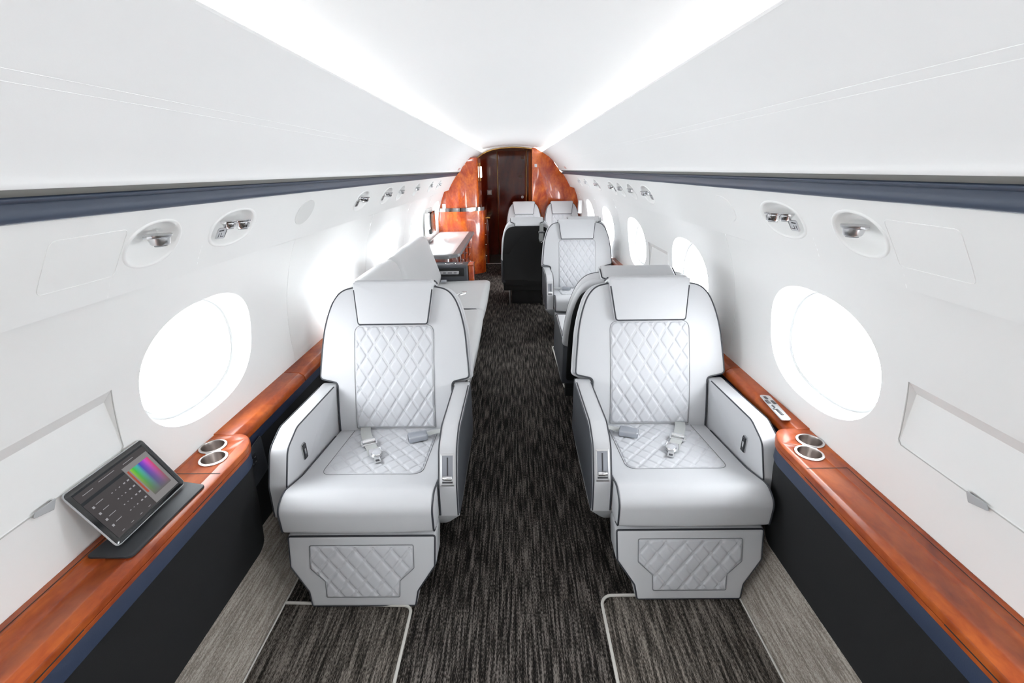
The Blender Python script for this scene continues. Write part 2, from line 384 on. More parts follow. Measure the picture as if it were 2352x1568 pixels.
def hole_cell(mb, P, s, y0, y1, yc, zc, ry, rz, n=2.35, rings=10, lip=None, t0=0, t1=1):
    """wall cell y0..y1 with an oval hole; returns the hole's rim in 3D with outward normals"""
    tc = t_at(P, zc)
    def zt(z): return t_at(P, z)
    z0 = P(t0).y; z1 = P(t1).y
    A = sorted(set([2*PI*k/72 for k in range(72)] + [math.atan2(b-zc, a-yc) % (2*PI) for a in (y0, y1) for b in (z0, z1)]))
    vs = []; fs = []; N = len(A); rim = []; ez_ = set()
    for a in A:
        ex, ez = super_e(a, n); pi = (yc+ry*ex, zc+rz*ez)
        # direction through the same angle to the rectangle
        dx, dz = math.cos(a), math.sin(a); k = 9
        if dx > 1e-9: k = min(k, (y1-yc)/dx)
        if dx < -1e-9: k = min(k, (y0-yc)/dx)
        if dz > 1e-9: k = min(k, (z1-zc)/dz)
        if dz < -1e-9: k = min(k, (z0-zc)/dz)
        po = (yc+dx*k, zc+dz*k)
        if abs(po[0]-y1) < 1e-6: ez_.add(round(po[1], 6))
        for r_ in range(rings+1):
            f = r_/rings; y = pi[0]+(po[0]-pi[0])*f; z = pi[1]+(po[1]-pi[1])*f
            p = P(zt(z)); vs.append((s*p.x, y, p.y))
        rim.append(Vector(vs[-(rings+1)]))
    for i in range(N):
        j = (i+1) % N
        for r_ in range(rings): fs.append((i*(rings+1)+r_, i*(rings+1)+r_+1, j*(rings+1)+r_+1, j*(rings+1)+r_))
    EDGE_T[id(P)] = sorted(zt(z) for z in ez_ if z0+1e-4 < z < z1-1e-4)
    mb.add(vs, fs); return rim
def bowl(rim, steps, nrm, target=None):
    """rings from the rim: (scale, depth) along nrm"""
    c = sum(rim, Vector())/len(rim); N = len(rim); vs = []; fs = []
    for sc, d in steps:
        for p in rim:
            q = c+(p-c)*sc + Vector(nrm)*d
            if target is not None:                    # flatten onto the x = target plane as we go deeper
                f = max(0, min(1, d/steps[-1][1])); q.x = q.x*(1-f)+target*f
            vs.append(q)
    for i in range(len(steps)-1):
        for k in range(N): fs.append((i*N+k, i*N+(k+1) % N, (i+1)*N+(k+1) % N, (i+1)*N+k))
    return vs, fs, [vs[(len(steps)-1)*N+k] for k in range(N)]

floor = MB().add([(-.862, Y0, 0), (.862, Y0, 0), (.862, Y1, 0), (-.862, Y1, 0)], [(0, 1, 2, 3)]).build('floor', CARPET); struct(floor)
for s, nm in ((-1, 'left'), (1, 'right')):
    # sloping carpet at the foot of each side
    b = MB(); P = smooth_prof([(.846, .001), (.875, .016), (.915, .065), (.945, .13), (1.0, .20)])
    strip(b, P, s, Y0, Y1, nt=12); struct(b.build('baseboard_'+nm, CARPET_LIT))
    t = MB().add(*tube([(s*.845, Y0, .002), (s*.845, Y1, .002)], .0035)).build('trim_'+str(1 if s < 0 else 2), BINDING); struct(t)
    # window wall in bays, with window openings and the folding table panel bays
    wb = MB(); panels = []
    nwin = 0
    cells = []
    for k, yc in enumerate(WY):
        if s == -1 and yc > 6.9: continue
        rim = hole_cell(wb, wallP, s, yc-.375, yc+.375, yc, WZ, .300, .208)
        steps = [(1.0, 0), (1.004, .003), (.992, .008), (.975, .014), (.965, .028), (.958, .05), (.94, .056), (.925, .058), (.905, .060)]
        vs, fs, inner = bowl(rim, steps, (s, 0, 0), target=s*1.145)
        nwin += 1
        wn = mk('window_%d' % (nwin + (0 if s < 0 else 8)), vs, fs, WALL, ang=60); struct(wn)
        pv = [(p.x+s*.002, p.y, p.z) for p in inner]; n_ = len(pv)
        g = mk('window_pane', pv, [tuple(range(n_))], GLASS, wn, smooth=False)
        cells.append((yc-.375, yc+.375))
        vs2, fs2, _ = bowl(inner, [(1.0, 0), (1.0, .008), (.93, .008), (.93, .0)], (s, 0, 0))
        mk('window_gasket', vs2, fs2, WHITEP, wn)
    bkp = MB(); edges_ = [Y0]+[e_ for c_ in cells for e_ in (c_[0]+.055, c_[1]-.055)]+[Y1]
    for i in range(0, len(edges_), 2): bkp.add(*rbox((s*1.135, (edges_[i]+edges_[i+1])/2, .90), (.02, edges_[i+1]-edges_[i], .72), 0))
    struct(bkp.build('trim_'+str(21 if s < 0 else 22), WHITEP, smooth=False))  # unseen backing plates, added to block outside light leaking through the wall joints
    ys = Y0
    for a, b_ in cells + [(Y1, Y1)]:
        if a > ys+.001:
            # plain bay between windows, with a panel seam
            m_ = (a+ys)/2
            if .3 < m_ < 1.2 or (s == 1 and 3.2 < m_ < 3.5):
                # recessed folding-table cover between the windows
                ya, yb_ = ys+.012, a-.018; za, zb = .770, .958
                ta, tb = t_at(wallP, za), t_at(wallP, zb)
                strip(wb, wallP, s, ys, ya); strip(wb, wallP, s, yb_, a)
                strip(wb, wallP, s, ya, yb_, 0, ta, 6); strip(wb, wallP, s, ya, yb_, tb, 1, 8)
                pa, pb = wallP(ta), wallP(tb); dn = .020
                A_ = (pa.x+.002, pa.y+.003); B_ = (pb.x+dn*1.4, pb.y-.035); 
                v = [(s*pa.x, ya, pa.y), (s*pa.x, yb_, pa.y), (s*A_[0], yb_-.003, A_[1]), (s*A_[0], ya+.003, A_[1]),
                     (s*B_[0], yb_-.003, B_[1]), (s*B_[0], ya+.003, B_[1]), (s*pb.x, yb_, pb.y), (s*pb.x, ya, pb.y)]
                f = [(0, 1, 2, 3), (3, 2, 4, 5), (5, 4, 6, 7), (1, 6, 4), (1, 4, 2), (0, 7, 5), (0, 5, 3)]
                panels.append((v, f, ya, yb_, pa))
            else:
                sm = m_; gp = .0016
                strip(wb, wallP, s, ys, sm-gp); strip(wb, wallP, s, sm+gp, a)
                v = []; n_ = 16
                for i in range(n_+1):
                    p = wallP(i/n_); v += [(s*p.x, sm-gp, p.y), (s*(p.x+.004), sm, p.y), (s*p.x, sm+gp, p.y)]
                f = []
                for i in range(n_): f += [(i*3, i*3+1, i*3+4, i*3+3), (i*3+1, i*3+2, i*3+5, i*3+4)]
                wb.add(v, f)
        ys = b_
    W = wb.build('wall_'+nm, WALL, ang=30); struct(W)
    weld(W)
    for i, (v, f, ya, yb_, pa) in enumerate(panels):
        front = i == 0
        lab = ('white fold-out table cover set in the %s wall, below and nearer than the first window' % nm) if front else 'white table cover set in the right wall beyond the third window'
        tp = thing('table_cover', (0, (ya+yb_)/2, 0), lab, 'wall panel')
        P_ = lambda L: [(x, y-(ya+yb_)/2, z) for x, y, z in L]
        mk('cover_panel', P_(v), f, WALL, tp, smooth=False)
        gp = .0014
        L = [(s*(pa.x-.001), ya, pa.y), (s*(pa.x-.001), yb_-.012, pa.y), (s*(pa.x-.001), yb_, pa.y+.012), (s*(wallP(t_at(wallP, .958)).x-.001), yb_, .958)]
        L2 = L[:3]
        for k in range(1, 7):
            z = pa.y+.012+(.958-pa.y-.012)*k/6; L2.append((s*(wallP(t_at(wallP, z)).x-.0005), yb_, z))
        MB().add(*tube(P_(L2), gp)).build('gasket', LIPP, tp)
        if front:
            yt = ya+.235
            o = rpoly([(yt-.028, pa.y+.008), (yt+.024, pa.y+.008), (yt+.010, pa.y-.016), (yt-.036, pa.y-.004)], .003)
            vs, fs = pad(o, .007, .002, lambda a, b, w_: (s*(pa.x-.002-w_), a-(ya+yb_)/2, b)); mk('pull_tab', vs, fs, GREYP, tp)
    # ---- service panel with light recesses
    pb_ = MB(); dishes = {-1: [(-1.2, 'S'), (-.6, 'D'), (.2, 'D'), (1.12, 'S'), (1.458, 'D'), (1.975, 'P'), (2.74, 'D'), (3.281, 'D'), (3.69, 'S'), (4.305, 'S'), (5.05, 'S'), (5.6, 'D')],
                          1: [(-1.2, 'S'), (-.6, 'D'), (.2, 'D'), (1.122, 'S'), (1.460, 'D'), (1.862, 'P'), (2.976, 'D'), (3.37, 'S'), (3.72, 'S'), (4.045, 'D'), (4.80, 'D'), (5.50, 'S'), (6.05, 'S')]}[s]
    hole_cell(MB(), psuP, s, 1, 1.21, 1.105, 1.343, .085, .052, n=2.2, rings=2)
    ys = Y0; rims = []
    for yc, kind in dishes:
        if kind == 'P': continue
        ry = .085 if kind == 'S' else .112
        if yc-ry-.02 > ys: strip(pb_, psuP, s, ys, yc-ry-.02)
        rim = hole_cell(pb_, psuP, s, yc-ry-.02, yc+ry+.02, yc, 1.343, ry, .052, n=2.2, rings=6)
        rims.append((yc, kind, ry, rim)); ys = yc+ry+.02
    strip(pb_, psuP, s, ys, Y1)
    # horizontal step under the service panel and the top turn-in
    for (xa, za, xb, zb) in ((.983, 1.215, .958, 1.224), (.958, 1.224, .918, 1.233), (.80, 1.428, .815, 1.436)):
        pb_.add([(s*xa, Y0, za), (s*xa, Y1, za), (s*xb, Y1, zb), (s*xb, Y0, zb)], [(0, 1, 2, 3)])
    T = pb_.build('trim_'+str(3 if s < 0 else 4), WALL, ang=25); struct(T); weld(T)
    pn = (psuP(1)-psuP(0)).normalized(); nrm = Vector((s*pn.y, 0, -pn.x))*1.0      # points out of the cabin
    nrm = Vector((s*abs(pn.y), 0, abs(pn.x)))
    side = 'left' if s < 0 else 'right'
    ordn = 0
    for yc, kind, ry, rim in rims:
        if yc < .9: 
            vs, fs, inn = bowl(rim, [(1, 0), (.9, .02), (.6, .035)], nrm); mk('trim_5', vs+[sum(inn, Vector())/len(inn)], fs+[tuple(range(2*len(rim), 3*len(rim)))], WALL)['kind'] = 'structure'; continue
        ordn += 1
        o_ = ['', 'nearest', 'second nearest', 'third nearest', 'fourth nearest', 'fifth nearest', 'sixth nearest', 'seventh nearest', 'eighth nearest', 'ninth nearest', 'tenth nearest'][ordn]
        c0 = sum(rim, Vector())/len(rim)
        lab = '%s light recess on the %s service panel, %s' % (o_, side, 'single silver lamp' if kind == 'S' else 'lamp, nozzle and switch')
        root = thing('reading_light', c0, lab, 'reading light', 'reading lights in the service panels')
        loc = lambda L: [Vector(v)-c0 for v in L]
        vs, fs, inn = bowl(rim, [(1.10, .0015), (1.07, -.0025), (1.0, -.003), (.95, .001), (.90, .010), (.82, .022), (.66, .034), (.4, .040)], nrm)
        vs = list(vs)+[sum(inn, Vector())/len(inn)]; N_ = len(rim); L_ = 7*N_
        fs = fs+[(L_+k, L_+(k+1) % N_, len(vs)-1) for k in range(N_)]
        mk('recess_dish', loc(vs), fs, WALL, root, ang=60)
        upv = Vector((-s*abs(pn.x), 0, abs(pn.y))); yv = Vector((0, 1, 0)); inn_ = -nrm
        def fr(a, b, d): return upv*b + yv*a + inn_*d
        heads = [(.01, .022, 1.0)] if kind == 'S' else [(.035, .020, 1.0), (-.035, .024, .75)]
        for hi, (ha, hb, sc_) in enumerate(heads):
            mb_ = MB(); ax = (inn_*.55 - upv*.9).normalized()
            c_ = fr(ha, hb, -.004)
            mb_.add(*cyl(c_, .030*sc_, .006, ax, r2=.029*sc_, bev=.001)); mb_.add(*cyl(c_+ax*.006, .024*sc_, .020*sc_, ax, r2=.021*sc_, bev=.003))
            vs, fs = rbox((0, 0, 0), (.012, .088*sc_, .006), .002); q = Vector((0, 0, 1)).rotation_difference(ax)
            mb_.add([q @ v_ + c_+ax*.004 for v_ in vs], fs)
            h_ = mb_.build('lamp_head' if hi == 0 else 'air_nozzle', CHROME if kind != 'S' else SILVER, root)
            MB().add(*cyl(c_+ax*(.0275 if sc_ == 1 else .022), .014*sc_, .002, ax)).build('lens', GREYP, h_)
        if kind == 'D':
            o = rpoly([(-.024, -.018), (.022, -.021), (.024, .016), (-.022, .019)], .006)
            vs, fs = pad(o, .005, .002, lambda a, b, w_: fr(a-.05, b-.016, w_-.008)); pl = mk('switch_plate', vs, fs, SILVER, root)
            mb_ = MB()
            for (a, b, ww, hh) in ((-.01, .009, .010, .004), (.002, .009, .010, .004), (-.012, -.006, .0015, .014), (0, -.006, .0015, .014), (.008, -.012, .012, .0015)):
                vs, fs = rbox((0, 0, 0), (.0008, ww, hh), 0); mb_.add([fr(a-.05+v_.y, b-.016+v_.z, v_.x-.0027) for v_ in vs], fs)
            mb_.build('switch_marks', BTN, pl, smooth=False)
    for yc, kind in dishes:
        if kind != 'P': continue
        mb_ = MB(); n_ = 40; t0_ = t_at(psuP, 1.345)
        vs = []; fs = []
        for r_, d in ((1, -.0005), (.98, .0022), (.5, .0022)):
            for k in range(n_):
                a = 2*PI*k/n_; p = psuP(t_at(psuP, 1.345+.050*r_*math.sin(a))); q = Vector((s*p.x, yc+.078*r_*math.cos(a), p.y)) - nrm*d; vs.append(q)
        for i in range(2):
            for k in range(n_): fs.append((i*n_+k, i*n_+(k+1) % n_, (i+1)*n_+(k+1) % n_, (i+1)*n_+k))
        fs.append(tuple(2*n_+k for k in range(n_)))
        sp = mk('speaker_grille', vs, fs, SPK if s < 0 else WALL); tag(sp, ('pale grey oval speaker grille on the left service panel' if s < 0 else 'white oval speaker cover on the right service panel'), 'speaker')
    # emergency equipment door outline on the service panel
    mb_ = MB()
    def pp(y, z, e=.0004): p = psuP(t_at(psuP, z)); return Vector((s*p.x, y, p.y))-nrm*e
    hp = rpoly([(.84, 1.285), (1.022, 1.285), (1.022, 1.388), (.84, 1.388)], .012, 5, .02)
    mb_.add(*tube([pp(p.x, p.y) for p in hp], .0008, True))
    dr = mb_.build('hatch_seam', WALL); tag(dr, 'thin raised outline of a hatch on the white %s service panel' % side, 'hatch')
    # ---- blue valance, dark gap and overhead panel
    vb = MB(); VP_ = smooth_prof([(.812, 1.437), (.802, 1.428), (.790, 1.427), (.784, 1.434), (.782, 1.446), (.784, 1.460)])
    strip(vb, VP_, s, Y0, Y1, nt=24)
    VP2 = smooth_prof([(.784, 1.4585), (.778, 1.4592), (.773, 1.4625), (.7715, 1.4665), (.776, 1.470)]); strip(vb, VP2, s, Y0, Y1, nt=20)
    vo = vb.build('trim_'+str(6 if s < 0 else 7), NAVYB, ang=70); struct(vo)
    gb = MB()
    gb.add([(s*.776, Y0, 1.469), (s*.776, Y1, 1.469), (s*.767, Y1, 1.4700), (s*.767, Y0, 1.4700), (s*.752, Y1, 1.4835), (s*.752, Y0, 1.4835)], [(0, 1, 2, 3), (3, 2, 4, 5)])
    struct(gb.build('trim_'+str(8 if s < 0 else 9), LIPG))
    ob = MB(); OP = smooth_prof([(.754, 1.483), (.745, 1.481), (.736, 1.486), (.728, 1.505), (.70, 1.548), (.64, 1.620), (.57, 1.683), (.50, 1.728), (.466, 1.747)])
    strip(ob, OP, s, Y0, Y1-.02, nt=60)
    CP = lerp_prof([(.466, 1.747), (.463, 1.751), (.467, 1.754), (.52, 1.748), (.60, 1.745), (.62, 1.80), (.58, 1.84)]); strip(ob, CP, s, Y0, Y1-.02, nt=6*4)
    op = ob.build('trim_'+str(10 if s < 0 else 11), CEIL, ang=50); struct(op)
    mb_ = MB()
    for t_ in (.62, .645):
        p = OP(t_); mb_.add(*tube([(s*(p.x-.0002), Y0, p.y-.0002), (s*(p.x-.0002), Y1-.03, p.y-.0002)], .0006, n=6))
    struct(mb_.build('trim_'+str(12 if s < 0 else 13), CEIL))
    # cove lamp
    mb_ = MB(); mb_.add([(s*.530, Y0+.05, 1.7545), (s*.530, Y1-.1, 1.7545), (s*.570, Y1-.1, 1.7565), (s*.570, Y0+.05, 1.7565)], [(0, 1, 2, 3)])
    cl = mb_.build('cove_light', COVEM); tag(cl, 'long white strip light hidden in the %s ceiling cove' % side, 'light', 'ceiling cove strip lights')
# ceiling
cb = MB(); CPf = smooth_prof([(-.60, 1.775), (-.5, 1.792), (-.36, 1.817), (-.18, 1.838), (0, 1.845), (.18, 1.838), (.36, 1.817), (.5, 1.792), (.60, 1.775)])
vs = []; fs = []; nx = 48
for j, y in enumerate((Y0, Y1-.02)):
    for i in range(nx+1): p = CPf(i/nx); vs.append((p.x, y, p.y))
for i in range(nx): fs.append((i, i+1, i+nx+2, i+nx+1))
struct(mk('ceiling', vs, fs, CEIL))
# outer liner closing the shell above the coves and the wall behind the camera
vs = []; fs = []; 
for y in (Y0, Y1):
    for k in range(33):
        a = -PI*.02 + PI*1.04*k/32; vs.append((1.32*math.cos(a), y, .62+1.32*math.sin(a)))
for k in range(32): fs.append((k, k+1, k+34, k+33))
# leave window slots open: liner only above the windows
vs = [(x, y, max(z, 1.24)) for x, y, z in vs]
struct(mk('trim_14', vs, fs, WHITEP))
struct(MB().add([(-1.3, Y0, -.1), (1.3, Y0, -.1), (1.3, Y0, 1.95), (-1.3, Y0, 1.95)], [(0, 1, 2, 3)]).build('wall_back', WALL))
struct(MB().add([(-.80, Y0, -.05), (-1.3, Y0, .3), (-1.3, Y1, .3), (-.80, Y1, -.05)], [(0, 1, 2, 3)]).add([(.80, Y0, -.05), (1.3, Y0, .3), (1.3, Y1, .3), (.80, Y1, -.05)], [(0, 1, 2, 3)]).add(
    [(-1.3, Y0, -.05), (1.3, Y0, -.05), (1.3, 9.2, -.05), (-1.3, 9.2, -.05)], [(0, 1, 2, 3)]).build('trim_15', BASEM))

# ------------------------------------------------------------------ side consoles
def console(s):
    side = 'left' if s < 0 else 'right'
    root = thing('side_console', (s*1.0, 1.0, 0), '%s side console with cherry wood ledge, navy band and charcoal side panel' % side, 'console')
    def loc(L): return [(x-s*1.0, y-1.0, z) for x, y, z in L]
    XW = .918 if s < 0 else .932; wall_x = 1.094; Y_ = Y0; yn = 1.325      # nose start
    # plan of inner edge: wide part then quarter round into the narrow part
    def inner(off=0.0, xw=XW, xn=1.0, yend=4.2):
        pts = [(xw+off, Y_)]; 
        for k in range(13):
            a = k/12*PI/2; pts.append((xw+off+(xn-xw)*(1-math.cos(a)), yn+ (.125-off)*math.sin(a)))
        return pts
    def slab(z0, z1, off, m, name, r=.004, xw=XW, xn=1.004):
        P = inner(off, xw, xn); end = P[-1]; o = [Vector((s*a, b)) for a, b in P] + [Vector((s*(wall_x), end[1])), Vector((s*wall_x, Y_))]
        vs, fs = extr(o, z0, z1, r); return mk(name, loc(vs), fs, m, root, ang=35)
    slab(.582, .602, .0, WOOD, 'wood_ledge', .007)
    slab(.566, .578, .002, WOOD, 'wood_edge', .003)
    slab(.576, .584, .008, WOOD, 'shadow_gap', .001)
    slab(.514, .567, .006, NAVY, 'navy_band', .003)
    # charcoal face: from the band down and outward to the side carpet
    P = inner(.008); vs = []; fs = []; rows = [(.517, 0), (.511, .004), (.30, .016), (.12, .034)]
    for z, d in rows:
        for a, b in P: vs.append((s*(a+d), b, z))
    n_ = len(P)
    for i in range(len(rows)-1):
        for k in range(n_-1): fs.append((i*n_+k, i*n_+k+1, (i+1)*n_+k+1, (i+1)*n_+k))
    mk('side_panel', loc(vs), fs, CHAR, root)
    # long slots under the lip
    for a, b in ((1.06, 1.20), (.35, .70)):
        vs, fs = rbox((s*(XW+.0045), (a+b)/2, .5795), (.006, b-a, .006), .001); MB().add(loc(vs), fs).build('slot', SHADG, root)
    # joint lines in the veneer
    MB().add(loc([(s*(XW+.009), 1.2085, .6024), (s*1.07, 1.2085, .6026), (s*1.07, 1.2115, .6026), (s*(XW+.009), 1.2115, .6024)]), [(0, 1, 2, 3)]).add(
        loc([(s*1.068, Y_, .6026), (s*1.0705, Y_, .6026), (s*1.0705, 1.21, .6026), (s*1.068, 1.21, .6026)]), [(0, 1, 2, 3)]).build('veneer_joint', SHADG, root, smooth=False)
    wide = root
    root = thing('side_ledge', (s*1.0, 1.0, 0), 'narrow cherry wood ledge running along the %s wall beside the seats' % side, 'ledge')
    # narrow ledge beyond
    yb_ = 1.45; ye = {-1: 4.60, 1: 4.86}[s]; nx_ = {-1: .004, 1: .032}[s]
    prof = rpoly([(1.10, .558), (.988+nx_, .558), (.988+nx_, .588), (1.012+nx_, .603), (1.10, .606)], [0, .004, .02, .02, 0])
    def sweep(prof, y0, y1, m, name, r=.002):
        vs, fs = loft(prof, y0, y1, r, lambda x, a, b: (s*a, x, b), nx=1); return mk(name, loc(vs), fs, m, root, ang=35)
    sweep(prof, yb_-.012, 1.98, WOOD, 'narrow_ledge'); ec = [1.984, ye] if s < 0 else [1.984, 3.35, 3.354, ye]
    for q_ in range(0, len(ec), 2): sweep(prof, ec[q_], ec[q_+1], WOOD, 'narrow_ledge')
    sweep(rpoly([(1.10, .516), (.993+nx_, .516), (.993+nx_, .560), (1.10, .560)], .003), yb_-.03, ye, NAVY, 'navy_band')
    v = [(s*(.994+nx_), yb_-.04, .518), (s*(.994+nx_), ye, .518), (s*(.985+nx_), ye, .10), (s*(.985+nx_), yb_-.04, .10)]
    mk('side_panel', loc(v), [(0, 1, 2, 3)], CHAR, root, smooth=False)
    # cup holders
    cups = [(1.044, 1.362), (.998, 1.290)]
    pts = []
    big = rpoly([(.985, 1.245), (1.055, 1.32), (1.092, 1.345), (1.085, 1.405), (1.03, 1.412), (.955, 1.34), (.945, 1.285)], .03, 6)
    # figure-eight rim plate
    def circ(c, r_, n=40, a0=0, a1=2*PI): return [Vector((c[0]+r_*math.cos(a0+(a1-a0)*k/n), c[1]+r_*math.sin(a0+(a1-a0)*k/n))) for k in range(n+1)]
    mid = (Vector(cups[0])+Vector(cups[1]))*.5; e8 = []
    for k in range(72):
        dr_ = Vector((math.cos(2*PI*k/72), math.sin(2*PI*k/72))); best = .022
        for c in cups:
            q = Vector(c)-mid; bq = q.dot(dr_); disc = bq*bq-(q.length_squared-.0440**2)
            if disc > 0: best = max(best, bq+math.sqrt(disc))
        e8.append(mid+dr_*best)
    ch = thing('cup_holder', (s*1.03, 1.33, .602), 'chrome double cup holder set in the nose of the %s wooden ledge' % side, 'cup holder')
    lc = lambda L: [(x-s*1.03, y-1.33, z-.602) for x, y, z in L]
    vs = []; fs = []; n_ = 32; mb_ = MB()
    o8 = [Vector((s*p.x, p.y)) for p in e8]
    vs, fs = extr(o8, .6022, .6055, .0012); rim_ = mk('rim_plate', lc(vs), fs, SILVER, ch, ang=30)
    rim_me = rim_
    for c in cups:
        # bore through the rim plate, wood and band, then line it with a metal cup
        cut = mk('cutter', *cyl((s*c[0], c[1], .50), .0358, .2, n=40), SHADG)
        for ob_ in [rim_]+[q for q in wide.children if q.name.split('.')[0] in ('wood_ledge', 'wood_edge', 'shadow_gap', 'navy_band')]:
            mo_ = ob_.modifiers.new('bore', 'BOOLEAN'); mo_.operation = 'DIFFERENCE'; mo_.solver = 'EXACT'
            # express the cutter in the world; its mesh is already in world space
            mo_.object = cut
            bpy.context.view_layer.update(); dg = bpy.context.evaluated_depsgraph_get(); nm = bpy.data.meshes.new_from_object(ob_.evaluated_get(dg)); ob_.modifiers.clear(); ob_.data = nm
        bpy.data.objects.remove(cut)
        vs = []; fs = []; rows = [(.0388, .6050), (.0386, .6066), (.0362, .6066), (.0352, .6040), (.0342, .560), (.030, .552), (.0005, .551)]
        for r_, z in rows:
            for k in range(n_): a = 2*PI*k/n_; vs.append((s*c[0]+r_*math.cos(a), c[1]+r_*math.sin(a), z))
        for i in range(len(rows)-1):
            for k in range(n_): fs.append((i*n_+k, i*n_+(k+1) % n_, (i+1)*n_+(k+1) % n_, (i+1)*n_+k))
        mk('cup', lc(vs), fs, CUPM, ch, ang=50)
    return root
CUPM = mat('brushed_cup_steel', (.42, .38, .36), .30, 1, bump=(30, .03, .0005))
console(-1); console(1)

# armrest-like remote on the right ledge
rm = thing('seat_remote', (1.045, 1.585, .606), 'silver button control pad on the right wooden ledge before the cup holder', 'control panel')
o = rpoly([(-.028, -.10), (.012, -.10), (.030, .095), (-.010, .105)], .012)
vs, fs = pad(o, .010, .004, lambda a, b, w_: (a-.006, b, w_)); mk('control_plate', vs, fs, SILVER, rm)
for i, (a, b, l, w_) in enumerate([(-.004, .072, .022, .010), (-.014, .038, .028, .013), (.007, .034, .028, .011), (-.012, .0, .020, .006), (-.012, -.045, .045, .010), (-.02, -.02, .008, .006)]):
    vs, fs = rbox((a, b, .0108), (w_, l, .003), .001, rot=None); MB().add(vs, fs).build('button', BTN, rm)
rn = MB(); vs, fs = rbox((1.07, 1.50, .6068), (.012, .20, .0012), .0005); 
# outlet panels on the left dark wall
op = thing('outlet_panel', (-.992, 1.47, .45), 'black power outlet plate on the dark left wall beside the near left seat', 'outlet')
o = rpoly([(-.06, -.09), (.075, -.07), (.075, .085), (-.06, .065)], .01)
vs, fs = pad(o, .006, .003, lambda a, b, w_: (w_, a, b)); mk('plate', vs, fs, DARKL, op)
vs, fs = rbox((.0075, -.005, .02), (.003, .045, .05), .001); MB().add(vs, fs).build('socket', BTN, op)
for a in (-.012, .008):
    for b in (.01, .03): vs, fs = rbox((.0095, a-.003, b), (.002, .008, .003), 0); MB().add(vs, fs).build('pin_slot', SILVER, op)

# ------------------------------------------------------------------ carpet bindings
def binding(pts, label):
    o = tube([(x, y, .0065) for x, y in pts], .0055, n=8); o = ([(v[0], v[1], v[2]) for v in o[0]], o[1])
    b = MB().add(*o).build('carpet_binding', BINDING); tag(b, label, 'carpet edging', 'white carpet bindings')
def corner(cx, cy, r_, a0, a1, n=8): return [(cx+r_*math.cos(R(a0+(a1-a0)*k/n)), cy+r_*math.sin(R(a0+(a1-a0)*k/n))) for k in range(n+1)]
def cpanel(pts, lab):
    vs, fs = extr([Vector(p) for p in pts], .0002, .0028, .0008); o = mk('inlaid_carpet', vs, fs, CARPETP); tag(o, lab, 'carpet')
cpanel([(-.84, Y0+.1), (-.367, Y0+.1), (-.367, 1.22), (-.40, 1.233), (-.84, 1.235)], 'lighter brown inlaid carpet in front of the near left seat')
cpanel([(.84, Y0+.1), (.84, 1.262), (.372, 1.257), (.330, 1.215), (.330, Y0+.1)], 'lighter brown inlaid carpet in front of the near right seat')
binding([(-.367, Y0+.1), (-.367, 1.18)]+corner(-.397, 1.19, .03, 0, 90)+[(-.84, 1.235)], 'white carpet binding running out from under the near left seat')
binding([(.330, Y0+.1), (.330, 1.21)]+corner(.372, 1.215, .042, 180, 90)+[(.84, 1.262)], 'white carpet binding curving out from under the near right seat')
binding([(.50, 2.985)]+corner(.40, 3.01, .025, 270, 180)+[(.352, 3.76)]+corner(.377, 3.79, .025, 180, 90)+[(.50, 3.815)], 'white rounded carpet binding in the aisle beside the second right seat')

